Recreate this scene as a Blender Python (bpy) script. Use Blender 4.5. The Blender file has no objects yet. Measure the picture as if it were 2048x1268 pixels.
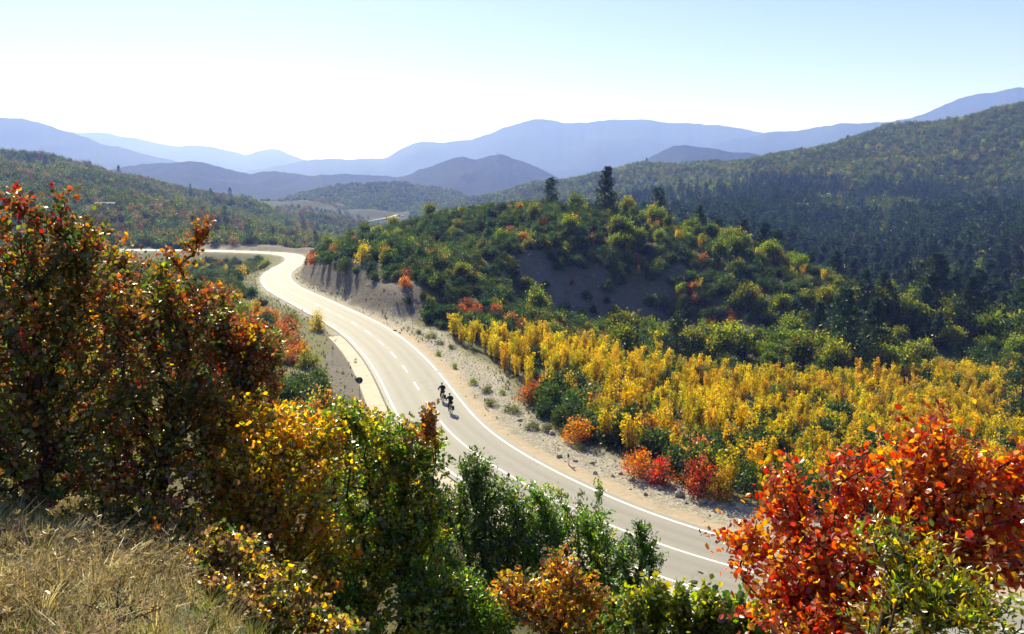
import bpy, math, random
import numpy as np
from mathutils import Vector, Matrix

# ------------------------------------------------------------------ camera, sky, sun, exposure
SC = bpy.context.scene
COL = SC.collection
CAM_H, FPX, PITCH = 21.0, 1518.0, math.atan((634 - 347) / 1518.0)
cam_data = bpy.data.cameras.new("camera")
cam_data.sensor_width = 36.0
cam_data.lens = FPX / 2048 * 36.0
cam_data.clip_start = 0.1
cam_data.clip_end = 60000
cam = bpy.data.objects.new("camera", cam_data)
cam.location = (0, 0, CAM_H)
cam.rotation_euler = (math.pi / 2 - PITCH, 0, 0)
COL.objects.link(cam)
SC.camera = cam

SUN_AZ, SUN_EL = math.radians(-21), math.radians(38)
world = bpy.data.worlds.new("World")
SC.world = world
world.use_nodes = True
wn = world.node_tree.nodes
wn.clear()
sky = wn.new("ShaderNodeTexSky")
sky.sky_type = 'NISHITA'
sky.sun_disc = False
sky.sun_elevation = SUN_EL
sky.sun_rotation = SUN_AZ
sky.altitude = 300
sky.air_density = 1.0
sky.dust_density = 0.45
sky.ozone_density = 2.0
bg = wn.new("ShaderNodeBackground")
bg.inputs[1].default_value = 0.05
wo = wn.new("ShaderNodeOutputWorld")
world.node_tree.links.new(sky.outputs[0], bg.inputs[0])
world.node_tree.links.new(bg.outputs[0], wo.inputs[0])

sun_data = bpy.data.lights.new("sun", 'SUN')
sun_data.energy = 5.0
sun_data.angle = math.radians(0.53)
sun_data.color = (1.0, 0.94, 0.84)
sun = bpy.data.objects.new("sun", sun_data)
SUN_DIR = Vector((math.sin(SUN_AZ) * math.cos(SUN_EL), math.cos(SUN_AZ) * math.cos(SUN_EL), math.sin(SUN_EL)))
sun.rotation_euler = SUN_DIR.to_track_quat('Z', 'Y').to_euler()
COL.objects.link(sun)

SC.view_settings.view_transform = 'Standard'
SC.view_settings.look = 'None'
SC.view_settings.gamma = 1.0
SC.view_settings.use_curve_mapping = False
SC.view_settings.exposure = 1.08
cy = SC.cycles
cy.use_denoising = True
cy.max_bounces = 6
cy.diffuse_bounces = 3
cy.glossy_bounces = 2
cy.transmission_bounces = 4
cy.transparent_max_bounces = 6
cy.volume_bounces = 1
cy.caustics_reflective = False
cy.caustics_refractive = False

rng = np.random.default_rng(7)
random.seed(7)

# ------------------------------------------------------------------ helpers: camera rays, noise
CP, SP = math.cos(PITCH), math.sin(PITCH)
def ray(px, py):
    u = (np.asarray(px, float) - 1024) / FPX
    v = -(np.asarray(py, float) - 634) / FPX
    return np.stack([u, CP + v * SP + 0 * u, -SP + v * CP + 0 * u], -1)
def at(px, py, D):
    """point in direction of a pixel at horizontal distance D"""
    d = ray(px, py)
    return np.array([0, 0, CAM_H]) + d * (D / np.hypot(d[..., 0], d[..., 1]))[..., None]
def onz(px, py, z=0.0):
    d = ray(px, py)
    return np.array([0, 0, CAM_H]) + d * ((z - CAM_H) / d[..., 2])[..., None]
def project(P):
    P = np.asarray(P, float)
    x, y, z = P[..., 0], P[..., 1], P[..., 2] - CAM_H
    depth = y * CP - z * SP
    up = y * SP + z * CP
    depth = np.where(depth < 0.05, 0.05, depth)
    return 1024 + FPX * x / depth, 634 - FPX * up / depth
def in_poly(x, y, poly):
    inside = np.zeros(np.shape(x), bool)
    n = len(poly)
    for i in range(n):
        x1, y1 = poly[i]; x2, y2 = poly[(i + 1) % n]
        c = ((y1 > y) != (y2 > y)) & (x < (x2 - x1) * (y - y1) / ((y2 - y1) + 1e-9) + x1)
        inside ^= c
    return inside
def _hash(ix, iy, seed):
    h = (ix.astype(np.int64) * 374761393 + iy.astype(np.int64) * 668265263 + seed * 1442695041) & 0xFFFFFFFF
    h = ((h ^ (h >> 13)) * 1274126177) & 0xFFFFFFFF
    h = h ^ (h >> 16)
    return (h & 0xFFFF) / 65535.0 * 2 - 1
def vnoise(x, y, seed=0):
    ix, iy = np.floor(x), np.floor(y)
    fx, fy = x - ix, y - iy
    fx = fx * fx * (3 - 2 * fx); fy = fy * fy * (3 - 2 * fy)
    a = _hash(ix, iy, seed); b = _hash(ix + 1, iy, seed); c = _hash(ix, iy + 1, seed); d = _hash(ix + 1, iy + 1, seed)
    return (a * (1 - fx) + b * fx) * (1 - fy) + (c * (1 - fx) + d * fx) * fy
def fbm(x, y, oct=4, seed=0, gain=0.5):
    s = 0; a = 1.0
    for o in range(oct):
        s = s + a * vnoise(x * 2 ** o + 17.3 * o, y * 2 ** o - 9.1 * o, seed + o); a *= gain
    return s
def sstep(a, b, x):
    t = np.clip((x - a) / (b - a), 0, 1)
    return t * t * (3 - 2 * t)

# ------------------------------------------------------------------ helpers: meshes and objects
def build_mesh(name, V, Fq, mats, mat_idx=None, col=None, smooth=False, attrs=None):
    """V (n,3); Fq list of arrays (m,3) or (m,4)"""
    me = bpy.data.meshes.new(name)
    V = np.asarray(V, np.float32)
    if not isinstance(Fq, list): Fq = [Fq]
    Fq = [np.asarray(f, np.int32) for f in Fq if len(f)]
    tot = np.concatenate([np.full(len(f), f.shape[1], np.int32) for f in Fq])
    loops = np.concatenate([f.ravel() for f in Fq])
    me.vertices.add(len(V)); me.vertices.foreach_set("co", V.ravel())
    me.loops.add(len(loops)); me.loops.foreach_set("vertex_index", loops)
    me.polygons.add(len(tot))
    me.polygons.foreach_set("loop_start", np.concatenate([[0], np.cumsum(tot)[:-1]]).astype(np.int32))
    for m in (mats if isinstance(mats, (list, tuple)) else [mats]): me.materials.append(m)
    if mat_idx is not None: me.polygons.foreach_set("material_index", np.asarray(mat_idx, np.int32))
    me.polygons.foreach_set("use_smooth", np.full(len(tot), bool(smooth)))
    if col is not None:
        a = me.attributes.new("Col", 'FLOAT_COLOR', 'POINT')
        c = np.ones((len(V), 4), np.float32); c[:, :3] = col
        a.data.foreach_set("color", c.ravel())
    for k, v in (attrs or {}).items():
        if np.ndim(v) == 2:
            a = me.attributes.new(k, 'FLOAT_COLOR', 'POINT')
            c = np.ones((len(V), 4), np.float32); c[:, :v.shape[1]] = v
            a.data.foreach_set("color", c.ravel())
        else:
            a = me.attributes.new(k, 'FLOAT', 'POINT'); a.data.foreach_set("value", np.asarray(v, np.float32))
    me.update(calc_edges=True)
    me.validate()
    return me
def link(name, data, parent=None, loc=None, rot=None, scale=None):
    o = bpy.data.objects.new(name, data)
    COL.objects.link(o)
    if parent is not None: o.parent = parent
    if loc is not None: o.location = tuple(float(c) for c in loc)
    if rot is not None: o.rotation_euler = rot
    if scale is not None: o.scale = scale if np.ndim(scale) else (scale,) * 3
    return o
def tag(o, label=None, cat=None, group=None, kind=None):
    if label: o["label"] = label
    if cat: o["category"] = cat
    if group: o["group"] = group
    if kind: o["kind"] = kind
    return o

class MB:
    """collects boxes, tubes, lathes as one mesh"""
    def __init__(s): s.V = []; s.Q = []; s.T = []; s.n = 0
    def add(s, V, Q=(), T=()):
        s.V.append(np.asarray(V, float))
        if len(Q): s.Q.append(np.asarray(Q, int) + s.n)
        if len(T): s.T.append(np.asarray(T, int) + s.n)
        s.n += len(V); return s
    def box(s, c, size, R=None):
        h = np.asarray(size, float) / 2
        v = np.array([[x, y, z] for x in (-1, 1) for y in (-1, 1) for z in (-1, 1)], float) * h
        if R is not None: v = v @ np.asarray(R).T
        return s.add(v + np.asarray(c, float), [[0, 1, 3, 2], [4, 6, 7, 5], [0, 4, 5, 1], [2, 3, 7, 6], [0, 2, 6, 4], [1, 5, 7, 3]])
    def tube(s, pts, r, n=8, cap=True):
        pts = np.asarray(pts, float); m = len(pts)
        r = np.full(m, r, float) if np.ndim(r) == 0 else np.asarray(r, float)
        tan = np.gradient(pts, axis=0); tan /= np.linalg.norm(tan, axis=1)[:, None] + 1e-9
        ref = np.array([0, 0, 1.0]) if abs(tan[:, 2]).mean() < 0.8 else np.array([1.0, 0, 0])
        a = np.cross(tan, ref); a /= np.linalg.norm(a, axis=1)[:, None] + 1e-9
        b = np.cross(tan, a)
        th = np.arange(n) * 2 * math.pi / n
        v = pts[:, None] + r[:, None, None] * (a[:, None] * np.cos(th)[None, :, None] + b[:, None] * np.sin(th)[None, :, None])
        q = []
        for i in range(m - 1):
            for j in range(n):
                k = (j + 1) % n
                q.append([i * n + j, (i + 1) * n + j, (i + 1) * n + k, i * n + k])
        V = v.reshape(-1, 3); T = []
        if cap:
            V = np.vstack([V, pts[0], pts[-1]])
            for j in range(n):
                k = (j + 1) % n
                T.append([m * n, j, k]); T.append([m * n + 1, (m - 1) * n + k, (m - 1) * n + j])
        return s.add(V, q, T)
    def lathe(s, prof, n=24, M=None):
        """prof [(r,z)], around z; M 4x4"""
        th = np.arange(n) * 2 * math.pi / n
        v = np.array([[[r * math.cos(t), r * math.sin(t), z] for t in th] for r, z in prof]).reshape(-1, 3)
        q = [[i * n + j, i * n + (j + 1) % n, (i + 1) * n + (j + 1) % n, (i + 1) * n + j] for i in range(len(prof) - 1) for j in range(n)]
        if M is not None:
            M = np.asarray(M, float); v = v @ M[:3, :3].T + M[:3, 3]
        return s.add(v, q)
    def ring(s, c, R, r, axis, n=28, m=8):
        """torus around axis"""
        ax = np.asarray(axis, float); ax /= np.linalg.norm(ax)
        ref = np.array([0, 0, 1.0]) if abs(ax[2]) < 0.9 else np.array([1.0, 0, 0])
        a = np.cross(ax, ref); a /= np.linalg.norm(a); b = np.cross(ax, a)
        v = []
        for i in range(n):
            t = 2 * math.pi * i / n; e = a * math.cos(t) + b * math.sin(t)
            for j in range(m):
                p = 2 * math.pi * j / m
                v.append(np.asarray(c) + e * (R + r * math.cos(p)) + ax * r * math.sin(p))
        q = [[i * m + j, ((i + 1) % n) * m + j, ((i + 1) % n) * m + (j + 1) % m, i * m + (j + 1) % m] for i in range(n) for j in range(m)]
        return s.add(v, q)
    def mesh(s, name, mat, smooth=False):
        F = []
        if s.Q: F.append(np.concatenate(s.Q))
        if s.T: F.append(np.concatenate(s.T))
        return build_mesh(name, np.concatenate(s.V), F, mat, smooth=smooth)
    def build(s, name, mat, parent=None, smooth=False, **k):
        return link(name, s.mesh(name, mat, smooth), parent, **k)

# ------------------------------------------------------------------ materials
class NT:
    def __init__(s, name):
        s.m = bpy.data.materials.new(name); s.m.use_nodes = True
        s.t = s.m.node_tree; s.t.nodes.clear()
        s.out = s.n("ShaderNodeOutputMaterial")
    def n(s, typ, **kw):
        nd = s.t.nodes.new(typ)
        for k, v in kw.items(): setattr(nd, k, v)
        return nd
    def l(s, a, b): s.t.links.new(a, b)
    def noise(s, scale, detail=4, rough=0.55, coord=None, dist=0.0):
        nd = s.n("ShaderNodeTexNoise"); nd.inputs["Scale"].default_value = scale
        nd.inputs["Detail"].default_value = detail; nd.inputs["Roughness"].default_value = rough
        nd.inputs["Distortion"].default_value = dist
        if coord is not None: s.l(coord, nd.inputs["Vector"])
        return nd.outputs["Fac"]
    def ramp(s, fac, stops):
        r = s.n("ShaderNodeValToRGB"); e = r.color_ramp.elements
        while len(e) < len(stops): e.new(0.5)
        for el, (p, c) in zip(e, stops):
            el.position = p; el.color = (*c, 1) if len(c) == 3 else c
        s.l(fac, r.inputs[0]); return r.outputs[0]
    def mix(s, fac, a, b, typ='MIX'):
        m = s.n("ShaderNodeMix", data_type='RGBA', blend_type=typ)
        for sock, v in ((m.inputs[0], fac), (m.inputs[6], a), (m.inputs[7], b)):
            if hasattr(v, 'links'): s.l(v, sock)
            elif np.ndim(v) == 0: sock.default_value = v
            else: sock.default_value = (*v, 1)
        return m.outputs[2]
    def math(s, op, a, b=None):
        m = s.n("ShaderNodeMath", operation=op)
        for sock, v in ((m.inputs[0], a), (m.inputs[1], b)):
            if v is None: continue
            if hasattr(v, 'links'): s.l(v, sock)
            else: sock.default_value = v
        return m.outputs[0]
    def princ(s, col, rough=0.8, spec=0.3, metal=0.0, bump=None, bstr=0.4, bdist=0.05):
        p = s.n("ShaderNodeBsdfPrincipled")
        if hasattr(col, 'links'): s.l(col, p.inputs["Base Color"])
        else: p.inputs["Base Color"].default_value = (*col, 1)
        if hasattr(rough, 'links'): s.l(rough, p.inputs["Roughness"])
        else: p.inputs["Roughness"].default_value = rough
        p.inputs["Specular IOR Level"].default_value = spec
        p.inputs["Metallic"].default_value = metal
        if bump is not None:
            b = s.n("ShaderNodeBump"); b.inputs["Strength"].default_value = bstr; b.inputs["Distance"].default_value = bdist
            s.l(bump, b.inputs["Height"]); s.l(b.outputs[0], p.inputs["Normal"])
        s.l(p.outputs[0], s.out.inputs[0]); return p
    def coord(s, which="Object"):
        return s.n("ShaderNodeTexCoord").outputs[which]
def simple(name, col, rough=0.6, spec=0.4, metal=0.0, var=0.25, scale=6.0):
    t = NT(name); c = t.coord()
    nz = t.noise(scale, 5, 0.6, c)
    k = t.ramp(nz, [(0.3, tuple(x * (1 - var) for x in col)), (0.7, tuple(min(1, x * (1 + var)) for x in col))])
    t.princ(k, rough, spec, metal, bump=nz, bstr=0.15, bdist=0.01)
    return t.m
def leaf_mat(name, transl=0.5, gloss=0.06, rough=0.35, hue=0.02, val=0.25, tboost=1.4):
    t = NT(name)
    a = t.n("ShaderNodeAttribute", attribute_name="Col")
    oi = t.n("ShaderNodeObjectInfo")
    h = t.n("ShaderNodeHueSaturation")
    mr = t.n("ShaderNodeMapRange"); t.l(oi.outputs["Random"], mr.inputs[0]); mr.inputs[3].default_value = 0.5 - hue; mr.inputs[4].default_value = 0.5 + hue
    r2 = t.math('FRACT', t.math('MULTIPLY', oi.outputs["Random"], 7.31))
    mv = t.n("ShaderNodeMapRange"); t.l(r2, mv.inputs[0]); mv.inputs[3].default_value = 1 - val; mv.inputs[4].default_value = 1 + val
    t.l(mr.outputs[0], h.inputs["Hue"]); t.l(mv.outputs[0], h.inputs["Value"]); t.l(a.outputs["Color"], h.inputs["Color"])
    d = t.n("ShaderNodeBsdfDiffuse"); t.l(h.outputs[0], d.inputs[0])
    tr = t.n("ShaderNodeBsdfTranslucent")
    hb = t.n("ShaderNodeHueSaturation"); hb.inputs["Saturation"].default_value = 1.15; hb.inputs["Value"].default_value = tboost
    t.l(h.outputs[0], hb.inputs["Color"]); t.l(hb.outputs[0], tr.inputs[0])
    m1 = t.n("ShaderNodeMixShader"); m1.inputs[0].default_value = transl; t.l(d.outputs[0], m1.inputs[1]); t.l(tr.outputs[0], m1.inputs[2])
    if gloss > 0:
        g = t.n("ShaderNodeBsdfGlossy"); g.inputs["Roughness"].default_value = rough; g.inputs[0].default_value = (1, 1, 1, 1)
        m2 = t.n("ShaderNodeMixShader"); m2.inputs[0].default_value = gloss
        t.l(m1.outputs[0], m2.inputs[1]); t.l(g.outputs[0], m2.inputs[2]); t.l(m2.outputs[0], t.out.inputs[0])
    else: t.l(m1.outputs[0], t.out.inputs[0])
    return t.m
def bark_mat(name, col):
    t = NT(name); c = t.coord()
    mp = t.n("ShaderNodeMapping"); mp.inputs["Scale"].default_value = (14, 14, 3); t.l(c, mp.inputs[0])
    nz = t.noise(2.0, 5, 0.65, mp.outputs[0])
    t.princ(t.ramp(nz, [(0.3, tuple(x * 0.5 for x in col)), (0.7, tuple(x * 1.4 for x in col))]), 0.9, 0.15, bump=nz, bstr=0.5, bdist=0.02)
    return t.m

M_LEAF = leaf_mat("leaf_thin", 0.58, 0.02, 0.35, 0.02, 0.25, 1.9)
M_LEAF_FG = leaf_mat("leaf_thin_near", 0.58, 0.045, 0.32, 0.0, 0.0, 2.2)
M_LEAF_GLOSSY = leaf_mat("leaf_leathery", 0.52, 0.06, 0.33, 0.01, 0.2, 2.5)
M_LEAF_MID = leaf_mat("leaf_evergreen", 0.36, 0.03, 0.45, 0.02, 0.4, 1.6)
M_LEAF_FAR = leaf_mat("leaf_far_canopy", 0.5, 0.0, 0.5, 0.025, 0.5, 1.4)
M_LEAF_SOFT = leaf_mat("leaf_summer", 0.5, 0.02, 0.4, 0.025, 0.4, 1.8)
M_LEAF_DULL = leaf_mat("leaf_dull_autumn", 0.52, 0.045, 0.34, 0.0, 0.0, 1.55)
M_NEEDLE = leaf_mat("needle", 0.25, 0.03, 0.5, 0.015, 0.35, 1.3)
M_GRASS = leaf_mat("grass_blade", 0.45, 0.04, 0.4, 0.02, 0.25, 1.2)
M_BARK = bark_mat("bark_grey_brown", (0.09, 0.07, 0.055))
M_BARK_D = bark_mat("bark_dark", (0.055, 0.04, 0.035))

# ------------------------------------------------------------------ the road line (pixels on a road that dips towards the bend)
RL = [((1428, 1075), (1240, 1143), 0), ((1200, 990), (960, 985), 0), ((1090, 940), (875, 925), 0), ((1000, 885), (806, 875), 0), ((945, 830), (785, 815), 0),
      ((880, 742), (745, 735), 0), ((830, 692), (712, 694), 0), ((780, 655), (670, 657), 0), ((698, 621), (625, 626), -0.2), ((650, 598), (585, 605), -0.7),
      ((617, 584), (560, 592), -1.3), ((590, 570), (537, 578), -2.3), ((576, 556), (527, 561), -3.6), ((578, 545), (532, 548), -4.8), ((589, 536), (550, 536), -6.2),
      ((605, 525), (570, 526), -7.6), ((608.5, 519), (575, 520), -8.6), ((604, 512.5), (571, 513.5), -9.4), ((592, 508.5), (556, 509.3), -9.8), ((560, 505.6), (530, 506.2), -10.1),
      ((490, 503), (470, 503.6), -10.3), ((422, 501.2), (410, 501.6), -10.4), ((330, 500.3), (325, 500.6), -10.6), ((200, 500), (198, 500.2), -11)]
mid = np.array([(onz(*r, z) + onz(*l, z)) / 2 for r, l, z in RL])
d0 = mid[0] - mid[1]; d0 /= np.linalg.norm(d0)
near_ext = [(44, 24.5, 0.0), (33, 28.0, 0.0), (22.5, 32.5, 0)]
mid = np.vstack([near_ext, mid])
def catmull(P, step=1.0):
    P = np.vstack([2 * P[0] - P[1], P, 2 * P[-1] - P[-2]]); out = []
    for i in range(1, len(P) - 2):
        n = max(2, int(np.linalg.norm(P[i + 1] - P[i]) / step))
        t = np.linspace(0, 1, n, endpoint=False)[:, None]
        a, b, c, d = P[i - 1], P[i], P[i + 1], P[i + 2]
        out.append(0.5 * ((2 * b) + (c - a) * t + (2 * a - 5 * b + 4 * c - d) * t * t + (3 * b - a - 3 * c + d) * t ** 3))
    out.append(P[-2][None]); return np.vstack(out)
def smooth_line(P, it):
    P = P.copy()
    for _ in range(it): P[1:-1] = P[1:-1] * 0.5 + (P[:-2] + P[2:]) * 0.25
    return P
ROAD = catmull(smooth_line(catmull(mid, 1.0), 60), 1.0)
seg = np.linalg.norm(np.diff(ROAD, axis=0), axis=1)
arc = np.concatenate([[0], np.cumsum(seg)])
sarc = np.arange(0, arc[-1], 1.0)
ROAD = np.stack([np.interp(sarc, arc, ROAD[:, k]) for k in range(3)], 1)
RT = np.gradient(ROAD, axis=0); RT[:, 2] = 0; RT /= np.linalg.norm(RT, axis=1)[:, None]
RN = np.stack([RT[:, 1], -RT[:, 0], 0 * RT[:, 0]], 1)      # to the right when riding away
ROAD_HALF = 3.3
def road_coords(x, y):
    """signed distance (right +), index along the road, for flat arrays"""
    s = np.full(len(x), 1e3); idx = np.zeros(len(x), int)
    near = np.where((np.hypot(x, y) < 420) & (y > 5))[0]
    for ch in np.array_split(near, max(1, len(near) // 20000)):
        dx = x[ch][:, None] - ROAD[None, ::2, 0]; dy = y[ch][:, None] - ROAD[None, ::2, 1]
        d2 = dx * dx + dy * dy; j = d2.argmin(1); k = np.arange(len(ch))
        jj = j * 2; idx[ch] = jj
        s[ch] = np.sqrt(d2[k, j]) * np.sign(dx[k, j] * RN[jj, 0] + dy[k, j] * RN[jj, 1])
    return s, idx

# ------------------------------------------------------------------ terrain
CTRL = []
def C(px, py, D, dz=0.0):
    p = at(px, py, D); CTRL.append((p[0], p[1], p[2] + dz))
def W(px, D, z):
    d = ray(px, 347); h = np.hypot(d[0], d[1]); CTRL.append((d[0] / h * D, d[1] / h * D, z))
def A(deg, D, z): CTRL.append((D * math.sin(math.radians(deg)), D * math.cos(math.radians(deg)), z))
# the knoll the camera stands on
for a in (-180, -135, -90, 90, 135, 179): A(a, 1.0, 19.4); A(a, 6, 20.5 if a < 0 else 19.3); A(a, 30, 22); A(a, 120, 25); A(a, 500, 30); A(a, 1500, 10); A(a, 6000, -40); A(a, 16000, -60)
for a in (-60, 60): A(a, 120, 8); A(a, 500, 45); A(a, 1500, -20); A(a, 6000, -60); A(a, 16000, -60)
A(-60, 5, 20.1); A(-60, 12, 18.5); A(-60, 40, 14); A(60, 5, 18.2); A(60, 12, 12.5); A(60, 30, 3.0)
for a in (-40, 0, 40): A(a, 1.0, 19.35)
W(-100, 2.5, 19.45); W(300, 2.5, 19.36); W(650, 2.5, 18.75); W(1000, 2.5, 18.75); W(1500, 2.5, 18.6); W(2048, 2.5, 18.7)
C(0, 1040, 4.4); C(300, 1190, 3.4); C(500, 1350, 3.0); C(0, 1010, 5.8); C(250, 1060, 5.8, -0.1); W(500, 5.5, 18.0); W(750, 5, 17.4)
W(1000, 5, 16.6); W(1400, 5, 16.4); W(1900, 5, 16.6); W(1000, 9, 13.6); W(1400, 9, 13.3); W(1900, 9, 13.2); W(650, 9, 15.2); W(300, 9, 17.2); W(0, 9, 18.2)
W(0, 16, 16); W(300, 16, 14); W(600, 16, 11.6); W(1000, 16, 8.6); W(1400, 16, 7.5); W(1900, 16, 7.0)
W(0, 30, 12); W(300, 30, 9.5); W(550, 30, 7.5); W(800, 28, 4.0); W(1150, 25, 2.2); W(1500, 23, 1.6); W(1900, 22, 1.6)
W(0, 60, 5); W(250, 60, 4.0); W(450, 55, 3.4); W(600, 52, 3.0); W(720, 46, 2.0); W(0, 100, 0); W(300, 95, 1.0); W(480, 95, 0.6); W(580, 85, 0.3); W(0, 150, -4); W(250, 150, -3.5); W(400, 140, -2); W(470, 120, -0.8)
C(450, 550, 190, -3); C(380, 535, 220, -3.5); W(250, 220, -13); W(0, 220, -11); W(400, 250, -14); W(480, 238, -13)
for j in range(0, len(ROAD), 9): CTRL.append(tuple(ROAD[j]))
# low basin with the yellow saplings
W(1300, 62, -0.8); W(1600, 50, -0.6); W(2000, 46, -0.5); W(1150, 85, -0.8); W(1400, 85, -3.2); W(1700, 75, -3.6); W(2048, 70, -3.6); W(1300, 105, -4.2); W(1250, 125, -6.8); W(1120, 125, -4.5); W(1420, 122, -7.5); W(1600, 110, -6.5); W(2000, 105, -6.5); W(1900, 140, -10); W(2200, 90, -5); W(2200, 150, -10); W(1700, 125, -8)
W(960, 100, 0.0); W(1050, 108, -1.2)
# the wooded knoll right of the road, ground = shrub tops less their height
for px, py, D, dz in ((620, 512, 200, -2.5), (700, 492, 185, -2.5), (760, 466, 185, -3), (840, 442, 188, -3), (900, 415, 195, -3), (960, 402, 200, -3.2), (1060, 394, 205, -3.2), (1150, 398, 205, -3.4), (1240, 408, 200, -4),
                      (1320, 425, 195, -4), (1400, 452, 188, -4), (1480, 485, 182, -4), (1560, 500, 178, -4), (1650, 528, 172, -4), (1750, 585, 165, -4), (1850, 620, 160, -4)):
    C(px, py, D, dz)
C(690, 540, 152, -1); C(740, 560, 138, -0.6); C(800, 520, 145, -1.5); C(850, 585, 122, -1); C(900, 510, 150, -2); C(950, 570, 128, -1.5); C(980, 470, 170, -2); C(1040, 530, 148, -0.5)
C(1120, 490, 157, -0.5); C(1240, 490, 160, -1.5); C(1150, 560, 149, 0); C(1240, 600, 147, 0); C(1240, 660, 141, 0); C(1330, 640, 145, 0); C(1340, 690, 138, -0.5); C(1120, 625, 141, -0.5); C(1050, 600, 141, 0); C(1000, 625, 122, -1.2); C(1400, 575, 152, -1); C(1500, 620, 145, -1); C(1440, 705, 134, -1); C(1600, 650, 140, -3); C(1540, 690, 134, -1)
# saddle and valley behind the knoll
W(1100, 330, -8); W(1300, 300, -12); W(1500, 260, -17); W(1750, 215, -17); W(1950, 200, -16); W(900, 330, -12); W(800, 330, -14); W(1000, 500, -25); W(850, 550, -32)
# right-hand mountain
C(1950, 655, 225, -2); C(2100, 640, 230, -2); C(1790, 600, 260, -2); C(1900, 560, 300, -3); C(2048, 520, 330, -4); C(1650, 545, 320, -3); C(1500, 490, 360, -3); C(1400, 450, 420, -3)
C(2048, 455, 420, -4); C(1950, 478, 400, -4); C(1850, 505, 385, -4); C(1750, 520, 400, -4); W(2048, 500, 2); W(1850, 470, -6)
C(1700, 460, 520, -3); C(1850, 440, 540, -3); C(2048, 410, 600, -3); C(1550, 420, 560, -3); C(1380, 400, 600, -3); C(1900, 350, 720, -3); C(1650, 360, 720, -3); C(1480, 360, 740, -3); C(1300, 380, 780, -3)
for px, py, D in ((2200, 212, 960), (2048, 222, 950), (1950, 234, 950), (1850, 254, 930), (1750, 272, 900), (1650, 294, 880), (1580, 315, 860), (1540, 325, 850), (1450, 325, 900), (1350, 331, 950), (1250, 340, 1000), (1150, 351, 1050), (1080, 364, 1100), (1010, 388, 1130), (950, 408, 1180)):
    C(px, py, D, -4)
C(1100, 400, 850, -3); C(1000, 425, 950, -3)
for px, D, z in ((2200, 1400, 70), (2048, 1400, 60), (1800, 1350, 40), (1550, 1300, 0), (1300, 1450, -10), (1050, 1500, -35), (900, 1300, -38), (800, 1200, -40), (780, 1000, -38), (650, 1200, -30)): W(px, D, z)
# slope behind the bend and the left-hand hill
C(430, 489, 348, 0); C(530, 487, 338, 0); C(600, 489, 318, -1); C(480, 472, 366, -2.5); C(570, 474, 356, -2.5); C(380, 458, 392, -3); C(640, 490, 335, -2.5); C(700, 502, 345, -2.5); W(560, 430, -15); W(680, 430, -20); W(480, 290, -13.5); W(420, 290, -14); W(300, 300, -14.5); W(150, 320, -14)
C(0, 470, 400, -3); C(200, 464, 400, -3); C(100, 405, 470, -3); C(300, 430, 440, -3); C(0, 400, 470, -3); C(250, 400, 520, -3); C(480, 440, 500, -3); C(620, 465, 560, -3); C(720, 480, 640, -3)
for px, py, D in ((-300, 296, 650), (-150, 300, 650), (0, 310, 650), (100, 319, 640), (200, 338, 640), (300, 362, 660), (400, 384, 690), (480, 390, 730), (560, 411, 760), (650, 433, 790), (720, 452, 820), (775, 470, 850)):
    C(px, py, D, -4)
W(-200, 1100, 20); W(100, 1100, 10); W(400, 1100, -10)
for px in (-200, 300, 800, 1300, 1800, 2300):
    W(px, 2500, -40); W(px, 6000, -60); W(px, 16000, -60)

CT = np.array(CTRL)
def uv(x, y): return np.stack([np.arctan2(x, y), np.log(np.maximum(np.hypot(x, y), 0.3))], -1)
def tps(r2): return np.where(r2 > 1e-12, r2 * np.log(np.maximum(r2, 1e-12)), 0)
cu = uv(CT[:, 0], CT[:, 1]); nC = len(cu)
K = tps(((cu[:, None] - cu[None]) ** 2).sum(-1)) + np.eye(nC) * 2e-4
Pm = np.hstack([np.ones((nC, 1)), cu])
Amat = np.block([[K, Pm], [Pm.T, np.zeros((3, 3))]])
sol = np.linalg.lstsq(Amat, np.concatenate([CT[:, 2], np.zeros(3)]), rcond=None)[0]

th_f = np.radians(np.linspace(-42, 42, 500))
th_o = np.radians(np.linspace(42, 318, 60))[1:-1]
TH = np.concatenate([th_f, th_o]); TH = np.where(TH > math.pi, TH - 2 * math.pi, TH)
o_ = np.argsort(TH); TH = TH[o_]
LD = np.concatenate([np.linspace(math.log(0.7), math.log(20), 100)[:-1], np.linspace(math.log(20), math.log(340), 250)[:-1], np.linspace(math.log(340), math.log(1500), 100)[:-1], np.linspace(math.log(1500), math.log(17000), 24)])
TT, LL = np.meshgrid(TH, LD, indexing='ij')
GX, GY = np.sin(TT) * np.exp(LL), np.cos(TT) * np.exp(LL)
def raw_height(th, ld):
    q = np.stack([th, ld], -1); out = np.empty(len(q))
    for ch in np.array_split(np.arange(len(q)), max(1, len(q) // 20000)):
        r2 = ((q[ch][:, None] - cu[None]) ** 2).sum(-1)
        out[ch] = tps(r2) @ sol[:nC] + sol[nC] + q[ch] @ sol[nC + 1:]
    return out
GZ = raw_height(TT.ravel(), LL.ravel()).reshape(TT.shape)
# coarse smoothing of the far part, keep the plain flat
far = sstep(math.log(1500), math.log(3500), LL); GZ = GZ * (1 - far) + (-55) * far
D_ = np.exp(LL)
nz1 = fbm(GX / 90 + 3, GY / 90, 4, 3) * np.clip(D_ - 230, 0, 500) * 0.018 * (1 - far)
nz2 = fbm(GX / 9, GY / 9, 4, 11) * np.clip(D_ / 60, 0.02, 1) * 0.35
rid = 1 - np.abs(fbm(GX / 14 + 9, GY / 14, 3, 21)); 
S_, I_ = road_coords(GX.ravel(), GY.ravel()); S_ = S_.reshape(GX.shape); I_ = I_.reshape(GX.shape)
GZ = GZ + nz1 + nz2 * sstep(4, 14, np.abs(S_))
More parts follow.
